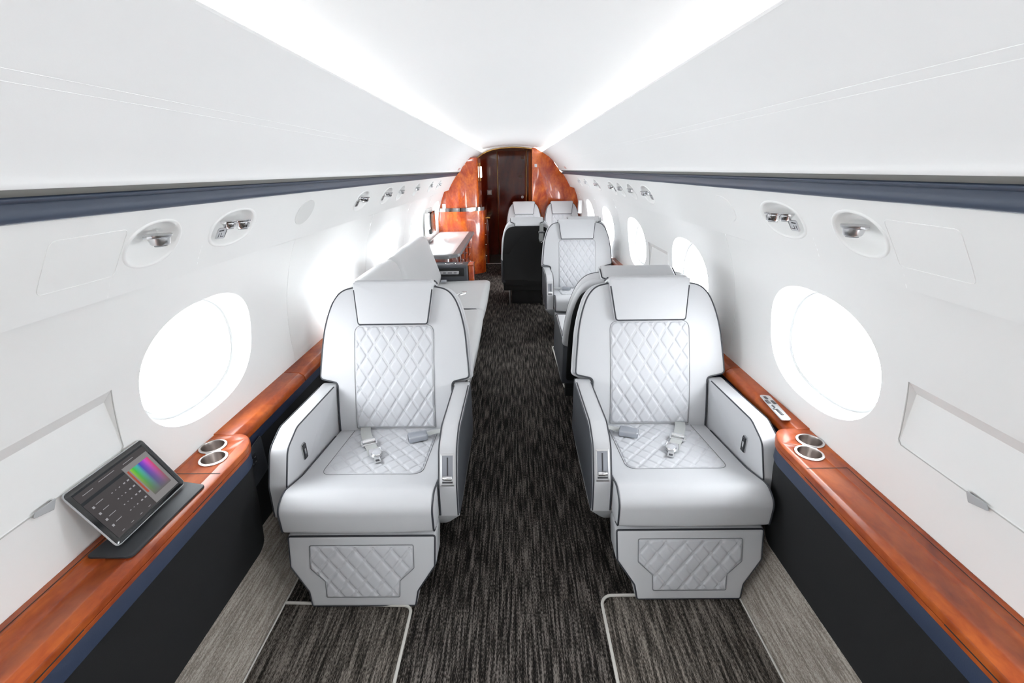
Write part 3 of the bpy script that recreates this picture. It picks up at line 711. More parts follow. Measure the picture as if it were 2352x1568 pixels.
# ------------------------------------------------------------------ seats
YBP = np.polyfit([.36, .584, .80, .842, 1.03], [.645, .702, .785, .803, .882], 3)
def yb(z): return float(np.polyval(YBP, z))
def BK(a, b, w_): return (a, yb(b)-.93*w_, b+.36*w_)
def make_chair(hw, aw, name, label, belts=True, qh=.185, aisle=1, group='pale leather cabin seats', detail=True, hk=1.0):
    root = thing(name, (0, 0, 0), label, 'seat', group)
    sw = hw-aw; ww = hw+(.002 if hw > .32 else -.010)
    step = .0022 if detail else .0032
    # footrest
    fo, fr = mirror([(sw-.082, .004), (sw-.072, .060), (sw-.008, .152), (sw-.004, .268)], [.012, .02, .02, .012])
    O = rpoly(fo, fr, 5, .03); FT = lambda a, b, w_: (a, .104+.28*b-w_, b)
    vs, fs = pad(O, .11, .014, FT, dome=.003); f = mk('footrest', vs, fs, LEATHER, root, ang=50)
    e = inset(O, .0042); MB().add(*tube([FT(p.x, p.y, .1055) for p in e], .0036, True)).build('piping', PIPE, f)
    qk = (sw-.085)/.187
    qo, qr = mirror([(.132*qk, .045), (.134*qk, .104), (.186*qk, .152), (.186*qk, .236)], [.006]*4)
    vs, fs = quilt(rpoly(qo, qr, 4), .066, .076, lambda a, b, w_: (a, -.008+.28*b-w_, b), H=.0040, step=step, edge=.006, phase=(.01, .03), sink=.003); mk('quilted_panel', vs, fs, QUILT, f); seam(rpoly(qo, qr, 4), FT, .1130, f)
    # seat cushion
    prof = rpoly([(.085, .290), (.048, .300), (.046, .402), (.105, .436), (.25, .398), (.68, .348), (.68, .29), (.2, .28)], [.008, .02, .045, .07, .2, .02, .01, .02], 6, .04)
    vs, fs = loft(prof, -sw+.002, sw-.002, .012, crown=.004); c = mk('seat_cushion', vs, fs, LEATHER, root, ang=50)
    pe = inset(prof, .0022); n_ = len(pe); i0 = min(range(n_), key=lambda i: (pe[i]-Vector((.085, .290))).length)
    d_ = 1 if pe[(i0+3) % n_].x < pe[i0].x or pe[(i0+3) % n_].y > pe[i0].y else -1
    seq = []; j = i0
    while len(seq) < n_ and not (pe[j].x > .62 and pe[j].y > .33): seq.append(pe[j]); j = (j+d_) % n_
    for sx in (-1, 1): MB().add(*tube([(sx*(sw-.0055), p.x, p.y) for p in seq], .0036)).build('piping', PIPE, c)
    tp = sorted([(p.x, p.y) for p in prof if p.y > .34 and p.x > .06]); xs = np.array([p[0] for p in tp]); zs = np.array([p[1] for p in tp])
    q2 = .198 if sw > .25 else .165
    qo, qr = mirror([(q2, .245), (q2, .655)], [.045, .0])
    def ST(a, b, w_):
        z = float(np.interp(b, xs, zs)); return (a, b, z+.004*(1-(a/sw)**2)+w_)
    vs, fs = quilt(rpoly([(x, y) for x, y in qo], qr, 6), .070, .084, ST, H=.0036, step=step, phase=(0, .02), sink=.004); mk('quilted_panel', vs, fs, QUILT, c); seam([p for p in rpoly([(x, y) for x, y in qo], qr, 6)], ST, .0006, c)
    # backrest
    WO = [(ww-.001, .592), (ww-.006, .66), (ww*.945, .80), (ww*.885, .885), (ww*.81, .945), (ww*.70, .984), (.17, 1.000), (.08, 1.004)]
    half = [(sw-.004, .345), (sw-.004, .574)] + WO
    O = rpoly(*mirror(half, [.01, .016, .022, .5, .5, .5, .5, .5, .5, .5]), 6, .03)
    vs, fs = pad(O, .068, .013, lambda a, b, w_: BK(a, b, w_-.068), dome=.004); bk = mk('backrest', vs, fs, LEATHER, root, ang=50)
    e = inset(O, .0042); MB().add(*tube([BK(p.x, p.y, -.0035) for p in e], .0040, True)).build('piping', PIPE, bk)
    qo, qr = mirror([(qh, .366), (qh, .827), (.05, .827)], [.004, .035, 0])
    vs, fs = quilt(rpoly(qo, qr, 6), .0675, .098, lambda a, b, w_: BK(a, b, w_+.002), H=.0040, step=step, phase=(.01, .01), sink=.004); mk('quilted_panel', vs, fs, QUILT, bk); seam(rpoly(qo, qr, 6), BK, .0032, bk)
    # rear shell: pale rim with dark panel
    O2 = rpoly(*mirror([(hw-.06, .30), (hw-.05, .565)]+[(x+.008, z+(.008 if z > .9 else 0)) for x, z in WO], [.01, .016, .022, .5, .5, .5, .5, .5, .5, .5]), 6, .03)
    vs, fs = pad(O2, .034, .015, lambda a, b, w_: BK(a, b, -.070-w_), dome=0); sh = mk('back_shell', vs, fs, LEATHER, root, ang=50)
    vs, fs = rbox((0, .70, .24), (2*hw-.05, .03, .11), .008); mk('skirt', vs, fs, BLACKL, root)
    O4 = rpoly(*mirror([(hw-.025, .285), (hw-.022, .66), (ww*.91, .80), (ww*.86, .89), (ww*.79, .945), (.17, .976), (.08, .978)], [.01, .5, .5, .5, .5, .5, .05]), 6, .03)
    vs, fs = pad(O4, .010, .006, lambda a, b, w_: BK(a, b, -.0975-w_), dome=.001); mk('rear_panel', vs, fs, BLACKL, sh, ang=50)
    # headrest: front pad, wrap over the top and stepped rear flap
    Oh = rpoly([(-.163*hk, .826), (.163*hk, .826), (.190*hk, 1.010), (-.190*hk, 1.010)], [.016, .016, .006, .006], 5, .03)
    vs, fs = pad(Oh, .032, .010, lambda a, b, w_: BK(a, b, w_-.002), dome=.005); hr = mk('headrest', vs, fs, LEATHER, root, ang=50)
    e = [p for p in inset(Oh, .0035) if p.y < 1.002]
    left = sorted([p for p in e if p.x < -.14*hk], key=lambda p: -p.y + p.x*.3); bot = sorted([p for p in e if abs(p.x) <= .14*hk], key=lambda p: p.x); right = sorted([p for p in e if p.x > .14*hk], key=lambda p: p.y + p.x*.3)
    MB().add(*tube([BK(p.x, p.y, .0265) for p in left+bot+right], .0036)).build('piping', PIPE, hr)
    PT = [Vector(p) for p in ((.022, .994), (.017, 1.005), (.002, 1.012), (-.03, 1.014), (-.07, 1.013), (-.100, 1.007), (-.116, .996), (-.120, .982))]
    SL = [0]
    for i in range(1, len(PT)): SL.append(SL[-1]+(PT[i]-PT[i-1]).length)
    def CAP(a, b, w_):
        b = max(0, min(SL[-1], b)); x = float(np.interp(b, SL, [p.x for p in PT])); y = float(np.interp(b, SL, [p.y for p in PT]))
        b2 = min(SL[-1], b+.01); b1 = max(0, b-.01); tx = float(np.interp(b2, SL, [p.x for p in PT])-np.interp(b1, SL, [p.x for p in PT])); ty = float(np.interp(b2, SL, [p.y for p in PT])-np.interp(b1, SL, [p.y for p in PT])); l_ = math.hypot(tx, ty)
        return BK(a, y-tx/l_*(w_-.012), x+ty/l_*(w_-.012))
    Lc = SL[-1]
    Oc = rpoly([(-.190*hk, .001), (.190*hk, .001), (.190*hk, .122), (.150*hk, .136), (.138*hk, Lc-.002), (-.138*hk, Lc-.002), (-.150*hk, .136), (-.190*hk, .122)], [.002, .002, .006, .014, .006, .006, .014, .006], 4, .012)
    xsn = np.linspace(-.19*hk, .19*hk, 25); rows_ = np.linspace(.001, Lc-.002, 28); vs = []; fs = []
    def hwid(b): return float(np.interp(b, [0, Lc-.052, Lc-.045, Lc-.035, Lc-.027, Lc], [.190*hk, .190*hk, .186*hk, .158*hk, .148*hk, .144*hk]))
    nxx = 25; nr = len(rows_)
    for side_ in (0, 1):
        for b in rows_:
            for k in range(nxx):
                u = -1+2*k/(nxx-1); ed = min(1, (1-abs(u))/.06)*min(1, (b+.004)/.008)*min(1, (Lc-b)/.006); vs.append(CAP(u*hwid(b), b, .024*max(.35, math.sqrt(max(0, ed))) if side_ else 0))
    K_ = nr*nxx
    for i in range(nr-1):
        for k in range(nxx-1):
            q = i*nxx+k; fs.append((q, q+1, q+nxx+1, q+nxx)); fs.append((K_+q, K_+q+nxx, K_+q+nxx+1, K_+q+1))
    bd = [k for k in range(nxx)]+[i*nxx+nxx-1 for i in range(1, nr)]+[(nr-1)*nxx+k for k in range(nxx-2, -1, -1)]+[i*nxx for i in range(nr-2, 0, -1)]
    for i in range(len(bd)): p_, q_ = bd[i], bd[(i+1) % len(bd)]; fs.append((p_, q_, K_+q_, K_+p_))
    fl = mk('headrest_flap', vs, fs, LEATHER, hr, ang=60)
    bl = [(hwid(b), b) for b in np.linspace(.045, Lc-.004, 30)]
    MB().add(*tube([CAP(x*.985, b, .017) for x, b in bl]+[CAP(x*.985, b, .017) for x, b in [(-x, b) for x, b in reversed(bl)]], .0034)).build('piping', PIPE, fl)
    # armrests
    ap = rpoly([(.142, .285), (.150, .42), (.205, .546), (.30, .585), (.735, .566), (.735, .285)], [.008, .06, .06, .08, .02, .01], 6, .04)
    for sx in (-1, 1):
        xi, xo = (sw+.001, hw-.004); a, b_ = (xi, xo) if sx > 0 else (-xo, -xi)
        vs, fs = loft(ap, a, b_, .007, nx=3); ar = mk('armrest', vs, fs, LEATHER, root, ang=50)
        e = inset(ap, .001); n_ = len(e); i0 = min(range(n_), key=lambda i: (e[i]-Vector((.142, .295))).length)
        d_ = 1 if e[(i0+2) % n_].y > e[i0].y else -1; seq = []; j = i0
        while len(seq) < n_ and not (e[j].x > .71): seq.append(e[j]); j = (j+d_) % n_
        for xx in ((xi+.0035), (xo-.003)): MB().add(*tube([(sx*xx, p.x, p.y) for p in seq], .0030)).build('piping', PIPE, ar)
        dp = rpoly([(.150, .290), (.158, .42), (.212, .538), (.30, .574), (.735, .556), (.735, .290)], [.008, .06, .06, .08, .02, .01], 6)
        vs, fs = pad(dp, .011, .004, lambda p, q, w_: (sx*(xo-.007+w_), p, q)); mk('side_panel', vs, fs, DARKL, ar, ang=50)
        vs, fs = rbox((sx*(xi+xo)/2, .738, .423), (xo-xi+.004, .012, .272), .004); mk('end_cap', vs, fs, DARKL, ar)
        sp = rpoly([(.150, .284), (.70, .284), (.66, .185), (.19, .205)], [.006, .006, .02, .05], 5)
        vs, fs = pad(sp, .05, .008, lambda p, q, w_: (sx*(xi-.02+(w_/.05)*max(.02, (xo-xi+.02)-max(0, .266-q)*1.15)), p, q)); mk('shroud', vs, fs, GREYP, root, ang=50)
        if sx == aisle and hw > .32:
            def AF(p, q, d):
                y = float(np.interp(q, [.40, .425, .47, .51, .54], [.1485, .1540, .1715, .1890, .2050])); return (sx*((xi+xo)/2)+p, y-d, q)
            vs, fs = [], []
            fr_o = rpoly([(-.026, .418), (.026, .418), (.026, .528), (-.026, .528)], .005, 4, .01); fr_i = inset(fr_o, .006); n_ = len(fr_o)
            for ring, d in ((fr_o, -.001), (fr_o, .003), (fr_i, .0035), (fr_i, -.002)): vs += [AF(p.x, p.y, d) for p in ring]
            for i in range(3):
                for k_ in range(n_): fs.append((i*n_+k_, i*n_+(k_+1) % n_, (i+1)*n_+(k_+1) % n_, (i+1)*n_+k_))
            ctl = mk('recline_control', vs, fs, SILVER, ar, ang=40)
            gx, gz = np.linspace(-.020, .020, 3), np.linspace(.424, .522, 9)
            vs = [AF(x, z, .0008) for z in gz for x in gx]; fs = [(i*3+k_, i*3+k_+1, i*3+k_+4, i*3+k_+3) for i in range(8) for k_ in range(2)]; mk('slot_plate', vs, fs, GUN, ctl)
            vs = [AF(x, z, .0016) for z in np.linspace(.455, .515, 5) for x in (-.0028, .0028)]; fs = [(i*2, i*2+1, i*2+3, i*2+2) for i in range(4)]; mk('slot', vs, fs, BTN, ctl, smooth=False)
            vs, fs = rbox((0, 0, 0), (.036, .012, .014), .004); vs = [AF(v.x, v.z+.448, .006-v.y*.8) for v in vs]; mk('lever', vs, fs, CHROME, ctl)
            vs, fs = rbox((0, 0, 0), (.038, .005, .005), .001); vs = [AF(v.x, v.z+.432, .003-v.y*.6) for v in vs]; mk('lever_rail', vs, fs, BTN, ctl)
        if sx == -aisle and hw > .32:
            bo = rpoly([(.292, .435), (.322, .435), (.322, .505), (.292, .505)], .007, 4)
            vs, fs = pad(bo, .005, .002, lambda p, q, w_: (sx*(xi+.001)-sx*w_, p, q)); bt = mk('seat_button', vs, fs, SILVER, ar)
            bo = inset(bo, .006); vs, fs = pad(bo, .002, .001, lambda p, q, w_: (sx*(xi-.0038)-sx*w_, p, q)); mk('button_recess', vs, fs, BTN, bt)
            vs, fs = rbox((sx*(xi-.007), .307, .47), (.004, .012, .026), .002); mk('button_paddle', vs, fs, CHROME, bt)
    # base
    mb_ = MB(); vs, fs = rbox((0, .42, .235), (2*sw-.02, .50, .09), .01); mb_.add(vs, fs); mb_.build('seat_pan', BASEM, root)
    vs, fs = rbox((0, .42, .10), (2*sw-.14, .40, .20), .01); MB().add(vs, fs).build('pedestal', BASEM, root)
    for sx in (-1, 1):
        for yy in (.20, .68):
            vs, fs = rbox((sx*(sw-.045), yy, .10), (.016, .016, .20), .004); MB().add(vs, fs).build('leg', SILVER if yy > .5 else BASEM, root)
    if belts:
        bx = -aisle
        # strap lying over the seat with buckle tongue
        def web(path, w2, name, par, nrm=(0, 0, 1), th=.002):
            vs = []; fs = []
            for i, (x, y, z) in enumerate(path):
                p0 = Vector(path[max(i-1, 0)]); p1 = Vector(path[min(i+1, len(path)-1)]); t = (p1-p0).normalized(); sd = Vector(nrm).cross(t).normalized()*w2; P_ = Vector((x, y, z)); un = t.cross(sd).normalized()*th
                vs += [P_-sd, P_+sd, P_+sd+un*(1 if un.z > 0 else -1), P_-sd+un*(1 if un.z > 0 else -1)]
            for i in range(len(path)-1):
                for k_ in range(4): fs.append((i*4+k_, i*4+(k_+1) % 4, i*4+4+(k_+1) % 4, i*4+4+k_))
            n4 = len(path)*4; fs += [(0, 1, 2, 3), (n4-4, n4-3, n4-2, n4-1)]
            return mk(name, vs, fs, WEB, par)
        def sz(y): return float(np.interp(y, xs, zs))+.012
        xq = bx*.145
        dx = -bx*.13
        DY = .10; path = [(xq+dx*t_, y_+DY, sz(y_+DY)+e_) for t_, y_, e_ in ((0, .545, .006), (.1, .50, .004), (.3, .44, .002), (.5, .385, .006), (.7, .34, .002), (.9, .285, .001))]
        bs = web(path, .023, 'belt_strap', root)
        p = Vector((xq+dx*.5, .385+DY, sz(.385+DY)+.008)); rz = Matrix.Rotation(dx*3.2, 3, 'Z')
        mb_ = MB()
        for (cx, cy, sx_, sy_) in ((-.030, 0, .007, .044), (.030, 0, .007, .044), (0, -.019, .060, .007), (0, .019, .060, .007)):
            vs, fs = rbox((cx, cy, 0), (sx_, sy_, .008), .0015); mb_.add([rz @ v + p for v in vs], fs)
        mb_.add(*cyl(p+rz @ Vector((-.027, .002, .006)), .010, .054, rz @ Vector((1, 0, 0)), bev=.001)); mb_.build('adjuster', CHROME, bs)
        p2 = Vector((xq+dx*1.0, .27+DY, sz(.27+DY)+.006)); mb_ = MB()
        vs, fs = pad(rpoly([(-.025, .050), (.025, .050), (.026, .0), (.011, -.024), (.015, -.056), (-.015, -.056), (-.011, -.024), (-.026, .0)], .005, 4), .004, .0015, lambda a, b, w_: tuple(rz @ Vector((a, b, w_)) + p2)); mb_.add(vs, fs)
        tg = mb_.build('belt_tongue', SILVER, bs)
        vs, fs = cyl(p2+Vector((0, .008, .003)), .021, .008, (0, 0, 1), bev=.003); mk('tongue_boss', vs, fs, CHROME, tg)
        vs, fs = rbox(p2+rz @ Vector((0, -.042, .0045)), (.015, .012, .001), 0, rot=rz); mk('tongue_slot', vs, fs, BTN, tg)
        # buckle half
        ax = aisle; path = [(ax*(sw-.012), .61, sz(.61)+.016), (ax*(sw-.05), .595, sz(.59)+.010), (ax*(sw-.112), .560, sz(.56)+.010)]
        b2 = web(path, .016, 'belt_strap', root)
        th = math.atan2(-.045, -ax*.06); rz = Matrix.Rotation(math.atan2(.35, ax), 3, 'Z')
        p3 = Vector((ax*(sw-.150), .530, sz(.57)+.017)); vs, fs = rbox((0, 0, 0), (.084, .054, .030), .007, 3); vs = [rz @ Vector((v.x, v.y*(1-.12*(v.x*ax > 0)), v.z)) + p3 for v in vs]; bb = mk('belt_buckle', vs, fs, BUCK, b2)
        vs, fs = rbox((-ax*.0415, 0, -.001), (.003, .040, .016), .001); mk('buckle_mouth', [rz @ v + p3 for v in vs], fs, BTN, bb)
    return root
A = make_chair(.352, .077, 'cabin_seat', 'pale grey quilted leather seat nearest on the left of the aisle', aisle=1)
Bc = make_chair(.352, .077, 'cabin_seat', 'pale grey quilted leather seat nearest on the right of the aisle', aisle=-1)
def place(o, x, y, rz, label=None):
    o.location = (x, y, 0); o.rotation_euler = (0, 0, R(rz))
    if label: o['label'] = label
place(A, -.543, 1.22, 0); place(Bc, .652, 1.240, 0)
Cc = copy_tree(Bc); place(Cc, .650, 3.225, 180, 'pale leather seat backed directly against the near right seat, turned away from the camera')
Dc = copy_tree(Bc); place(Dc, .655, 3.88, 0, 'pale quilted single seat facing the camera midway down the right side, control on its arm')
F_ = make_chair(.290, .046, 'cabin_seat', 'aisle seat seen from behind with a black back and pale rim, belt hanging over it', belts=False, qh=.16, aisle=1, detail=False, hk=.93)
FX, FY = .157, 5.865
place(F_, FX, FY, 180)
E_ = copy_tree(F_); place(E_, .757, FY, 180, 'pale window seat turned away, only its top flap showing behind the middle right seat')
G_ = copy_tree(F_); place(G_, .176, 6.65, 0, 'pale leather aisle seat facing the camera in the farthest row, left of the pair')
H_ = copy_tree(F_); place(H_, .776, 6.65, 0, 'pale leather window seat facing the camera in the farthest row, right of the pair')
# belt hanging over the black seat back
hb = thing('hanging_belt', (FX+.15, FY-yb(1.02)-.13, 1.02), 'grey seat belt hanging down over the top of the black seat back', 'seat belt')
def HB(a, b, w_): q = BK(a, b+1.00, -.133-w_); return (q[0], FY-q[1]-hb.location.y, q[2]-1.02)
O = rpoly([(-.021, .02), (.021, .02), (.021, -.10), (-.021, -.10)], .002, 2, .02); vs, fs = pad(O, .003, .001, HB); mk('strap', vs, fs, WEB, hb)
O = rpoly([(-.032, -.060), (.032, -.060), (.032, -.084), (-.032, -.084)], .004); vs, fs = pad(O, .010, .003, HB); mk('adjuster', vs, fs, SILVER, hb)
O = rpoly([(-.024, -.085), (.024, -.085), (.025, -.145), (.012, -.175), (-.012, -.175), (-.025, -.145)], .008)
vs, fs = pad(O, .008, .003, HB); mk('end_pad', vs, fs, WEB, hb)
mk('tongue', *tube([HB(-.024, -.160, .004), HB(-.014, -.182, .004), HB(0, -.192, .004), HB(.014, -.182, .004), HB(.024, -.160, .004)], .005), CHROME, hb)

# ------------------------------------------------------------------ divan
dv = thing('divan', (-.60, 3.2, 0), 'long pale leather divan along the left wall behind the near left seat', 'sofa')
dl = lambda L: [(v[0]+.60, v[1]-3.2, v[2]) for v in L]
YA, YB, YC = 2.22, 3.56, 4.60
def dcush(y0, y1, nm='seat_cushion'):
    pr = rpoly([(-.80, .30), (-.30, .30), (-.245, .33), (-.228, .43), (-.27, .446), (-.80, .432)], [.01, .03, .03, .03, .05, .01], 6, .05)
    vs, fs = loft(pr, y0, y1, .025, lambda x, a, b: (a, x, b), crown=.008); return mk(nm, dl(vs), fs, LEATHER_S, dv, ang=50)
c1 = dcush(YA, YB); c2 = dcush(YB, YC)
mk('piping', *tube(dl([(-.66, YB-.01, .441), (-.40, YB-.01, .446), (-.30, YB-.012, .444), (-.255, YB-.04, .43), (-.235, YB-.10, .405)]), .005), PIPE, c1)
pr = rpoly([(-.80, .03), (-.345, .03), (-.315, .12), (-.262, .31), (-.80, .31)], [.0, .02, .02, .01, 0], 4)
vs, fs = loft(pr, YA+.01, YC-.01, .012, lambda x, a, b: (a, x, b), nx=2); mk('base', dl(vs), fs, LEATHER_S, dv, ang=50)
def dback(y0, y1):
    pr = rpoly([(-.975, .43), (-.745, .415), (-.725, .50), (-.80, .74), (-.835, .86), (-.885, .905), (-.945, .88), (-.980, .76)], [.01, .05, .05, .15, .09, .08, .05, .03], 6, .05)
    vs, fs = loft(pr, y0, y1, .075, lambda x, a, b: (a, x, b), seg=6, crown=.012); return mk('back_cushion', dl(vs), fs, LEATHER_S, dv, ang=60)
dback(YA+.1, 3.38); dback(3.38, 4.62)
# lap belt on the divan
mk('belt_buckle', *(lambda v, f: (dl(v), f))(*rbox((-.69, 4.48, .462), (.06, .045, .025), .006)), BUCK, dv)
mb_ = MB(); mb_.add(*(lambda v, f: (dl(v), f))(*tube([(-.50, 3.95, .452), (-.48, 4.00, .456), (-.46, 4.03, .452), (-.43, 4.02, .452), (-.47, 3.97, .452)], .006)))
mb_.add(*(lambda v, f: (dl(v), f))(*rbox((-.445, 4.06, .453), (.05, .03, .008), .003))); mb_.build('belt_tongue', CHROME, dv)

# ------------------------------------------------------------------ black arm unit, credenza and curved cabinet
AOFF = 0.0; AZ = -.012
au = thing('arm_console', (-.62, 4.72, 0), 'black leather arm console with two cup holders and a control strip at the divan end', 'console')
al = lambda L: [(v[0]+.62, v[1]-4.52+AOFF, v[2]+AZ) for v in L]
vs, fs = rbox((-.66, 4.52, .345), (.40, .19, .52), .02, 4); mk('body', al(vs), fs, DARKL, au)
o = rpoly([(-.83, .49), (-.50, .49), (-.50, .575), (-.83, .575)], .006); vs, fs = pad(o, .004, .002, lambda a, b, w_: (a, 4.4265-w_, b)); mk('inset_panel', al(vs), fs, BLACKL, au)
o = rpoly([(-.76, .512), (-.555, .512), (-.55, .545), (-.745, .545)], .008); vs, fs = pad(o, .007, .003, lambda a, b, w_: (a, 4.424-w_, b)); cs = mk('control_strip', al(vs), fs, SILVER, au)
for a, wd in ((-.70, .03), (-.645, .045), (-.59, .03)): vs, fs = rbox((a, 4.4165, .527), (wd, .003, .008), .001); mk('button', al(vs), fs, BTN, cs)
for a in (-.66, -.56):
    vs, fs = cyl((a, 4.52, .603), .042, .006, bev=.002); r_ = mk('cup_rim', al(vs), fs, CHROME, au); vs, fs = cyl((a, 4.52, .6085), .034, .0012); mk('cup', al(vs), fs, BTN, r_)
ws = thing('wood_end_post', (-.432, 4.73, 0), 'small glossy orange wood post at the aisle end of the black arm console', 'cabinet')
vs, fs = rbox((0, 0, .30), (.055, .16, .56), .012, 3); mk('post_body', vs, fs, WOODF, ws)
vs, fs = rbox((0, 0, .585), (.062, .17, .018), .006, 3); mk('post_cap', vs, fs, WOODF, ws)

cr = thing('credenza', (-.80, 5.7, 0), 'glossy cherry wood credenza with white top and grey edge beyond the divan', 'cabinet')
cl_ = lambda L: [(v[0]+.80, v[1]-5.7, v[2]) for v in L]
def cred(off=0): return rpoly([(-1.075, 4.84+off), (-.70, 4.83+off), (-.575+(-off), 4.97+off), (-.575-off, 6.86), (-1.075, 6.86)], [0, .15, .16, 0, 0], 10)
vs, fs = extr(cred(.035), .0, .617, .002); mk('body', cl_(vs), fs, WOODM, cr, ang=30)
vs, fs = extr(cred(.0), .616, .652, .012); mk('worktop_edge', cl_(vs), fs, GREYE, cr, ang=40)
o = rpoly([(-1.07, 4.90), (-.72, 4.90), (-.645, 4.97), (-.645, 6.84), (-1.07, 6.84)], [0, .08, .06, 0, 0], 8); vs, fs = extr(o,   .651, .6545, .001); mk('worktop', cl_(vs), fs, WORKT, cr, ang=30)
for y0_, y1_ in ((5.16, 5.6), (5.62, 6.05), (6.07, 6.5)):
    for z0_, z1_ in ((.42, .60), (.24, .40), (.05, .22)):
        vs, fs = rbox((-.606, (y0_+y1_)/2, (z0_+z1_)/2), (.012, y1_-y0_-.012, z1_-z0_), .003); d = mk('drawer', cl_(vs), fs, WOODM, cr)
        vs, fs = cyl((-.600, (y0_+y1_)/2, (z0_+z1_)/2), .009, .014, (1, 0, 0), bev=.002); mk('knob', cl_(vs), fs, CHROME, d)
bs = MB(); vs, fs = rbox((-1.045, 5.75, .665), (.05, .30, .02), .003)
mk('backsplash', cl_(vs), fs, GREYE, cr)

# monitor on the left wall
mo = thing('wall_monitor', (-1.02, 5.86, .90), 'dark framed monitor with a brown picture on the left wall above the credenza', 'monitor')
rot = Matrix.Rotation(R(0), 3, 'Y'); vs, fs = rbox((.012, 0, 0), (.03, .34, .26), .006); mk('frame', vs, fs, TBEZ, mo)
vs, fs = rbox((.0285, 0, 0), (.003, .30, .22), .001); mk('screen', vs, fs, mat('brown_screen', '#8a6150', .2, bump=(20, .02, .001)), mo)
vs, fs = rbox((-.030, 0, .0), (.05, .38, .32), .01); mk('mount_board', vs, fs, WALL, mo)
for yv, xv, zv, s, lb in ((5.62, -1.02, .93, -1, 'small white wall box between the left windows above the credenza'), (6.93, -1.0, .95, -1, 'small white frame on the left wall against the wooden cabinet'), (7.05, 1.0, .97, 1, 'small white frame on the right wall beside the farthest seat')):
    b = thing('wall_box', (xv, yv, zv), lb, 'wall fitting'); vs, fs = rbox((0, 0, 0), (.05, .09, .19), .006); mk('housing', vs, fs, WHITEP, b); vs, fs = rbox((-s*.026, 0, 0), (.003, .05, .14), .002); mk('inset', vs, fs, GREYP, b)

# curved cabinet at the left of the door
cc = thing('curved_cabinet', (-.8, 7.2, 0), 'tall curved cherry wood cabinet with chrome belt trim left of the aisle door', 'cabinet')
ccl = lambda L: [(v[0]+.8, v[1]-7.2, v[2]) for v in L]
prof_full = [(1.093, .60), (1.088, .83), (1.068, .96), (1.030, 1.10), (.983, 1.215), (.92, 1.233), (.858, 1.34), (.80, 1.43), (.75, 1.47), (.728, 1.505), (.64, 1.62), (.57, 1.683), (.50, 1.728), (.466, 1.747), (.36, 1.812), (.18, 1.834), (0, 1.842)]
def clipx(z):
    P_ = sorted([(z_, x_) for x_, z_ in prof_full]); return float(np.interp(z, [p[0] for p in P_], [p[1] for p in P_]))+.004
def shell_cab(z0, z1, plan, m, name, nz=24, cap=True):
    """cabinet whose plan outline (x,y from wall to aisle) is clipped by the cabin profile"""
    vs = []; fs = []; N = len(plan)
    for i in range(nz+1):
        z = z0+(z1-z0)*i/nz; cx = clipx(max(z, .6))
        for x, y in plan: vs.append((max(x, -cx), y, z))
    for i in range(nz):
        for k in range(N): fs.append((i*N+k, i*N+(k+1) % N, (i+1)*N+(k+1) % N, (i+1)*N+k))
    fs += [tuple(range(N)), tuple(nz*N+k for k in range(N))]
    return mk(name, ccl(vs), fs, m, cc, ang=35)
def plan(xr, rc, y0_=6.87): return [tuple(p) for p in rpoly([(-1.2, y0_), (-.72, y0_), (xr, y0_+.14), (xr, 7.70), (-1.2, 7.70)], [0, .25, rc, 0, 0], 12)]
shell_cab(.0, .935, plan(-.43, .22), WOODF, 'lower_body', 6)
shell_cab(.935, .985, plan(-.415, .22, 6.862), mat('dark_polished_trim', (.32, .31, .30), .08, 1, bump=(14, .25, .004)), 'belt_trim', 1)
shell_cab(.985, 1.665, plan(-.50, .10, 6.90), WOODF, 'upper_body', 40)
vs, fs = rbox((-.475, 7.33, 1.47), (.03, .05, .16), .008); mk('wall_lamp', ccl(vs), fs, emis('warm_lamp', (1, .93, .8), 1.2), cc)
vs, fs = rbox((-.487, 7.33, 1.47), (.02, .04, .26), .006); mk('lamp_mount', ccl(vs), fs, GOLD, cc)
for z in (.72, .55, .40, .22):
    vs, fs = cyl((-.432, 7.25, z), .007, .014, (1, 0, 0), bev=.002); mk('knob', ccl(vs), fs, CHROME, cc)

# right bulkhead
br = thing('wood_bulkhead', (.7, Y1, 0), 'glossy orange cherry wood bulkhead panel right of the aisle door behind the farthest seats', 'partition')
half = [(x, z) for x, z in prof_full if x > .33]
pts = [(.31, 0), (.86, 0), (1.0, .12), (1.09, .5)] + half + [(.36, 1.812), (.31, 1.820)]
O = rpoly(pts, 0); vs, fs = extr([Vector((p[0], p[1])) for p in O], 0, .05, .004); vs = [(x-.7, -z+.0, y) for x, y, z in vs]
mk('veneer_panel', [(v[0], v[1], v[2]) for v in vs], fs, WOODF, br, ang=30)
vs, fs = rbox((-.33, -.055, 1.552), (.040, .006, .046), .004); sg = mk('sign', vs, fs, WHITEP, br)
mk('sign_letter', *tube([(-.33+.008*math.cos(R(a)), -.0595, 1.552+.010*math.sin(R(a))) for a in range(50, 311, 20)], .0016), mat('sign_blue', (.15, .2, .45), .5, bump=(20, .02, .001)), sg)
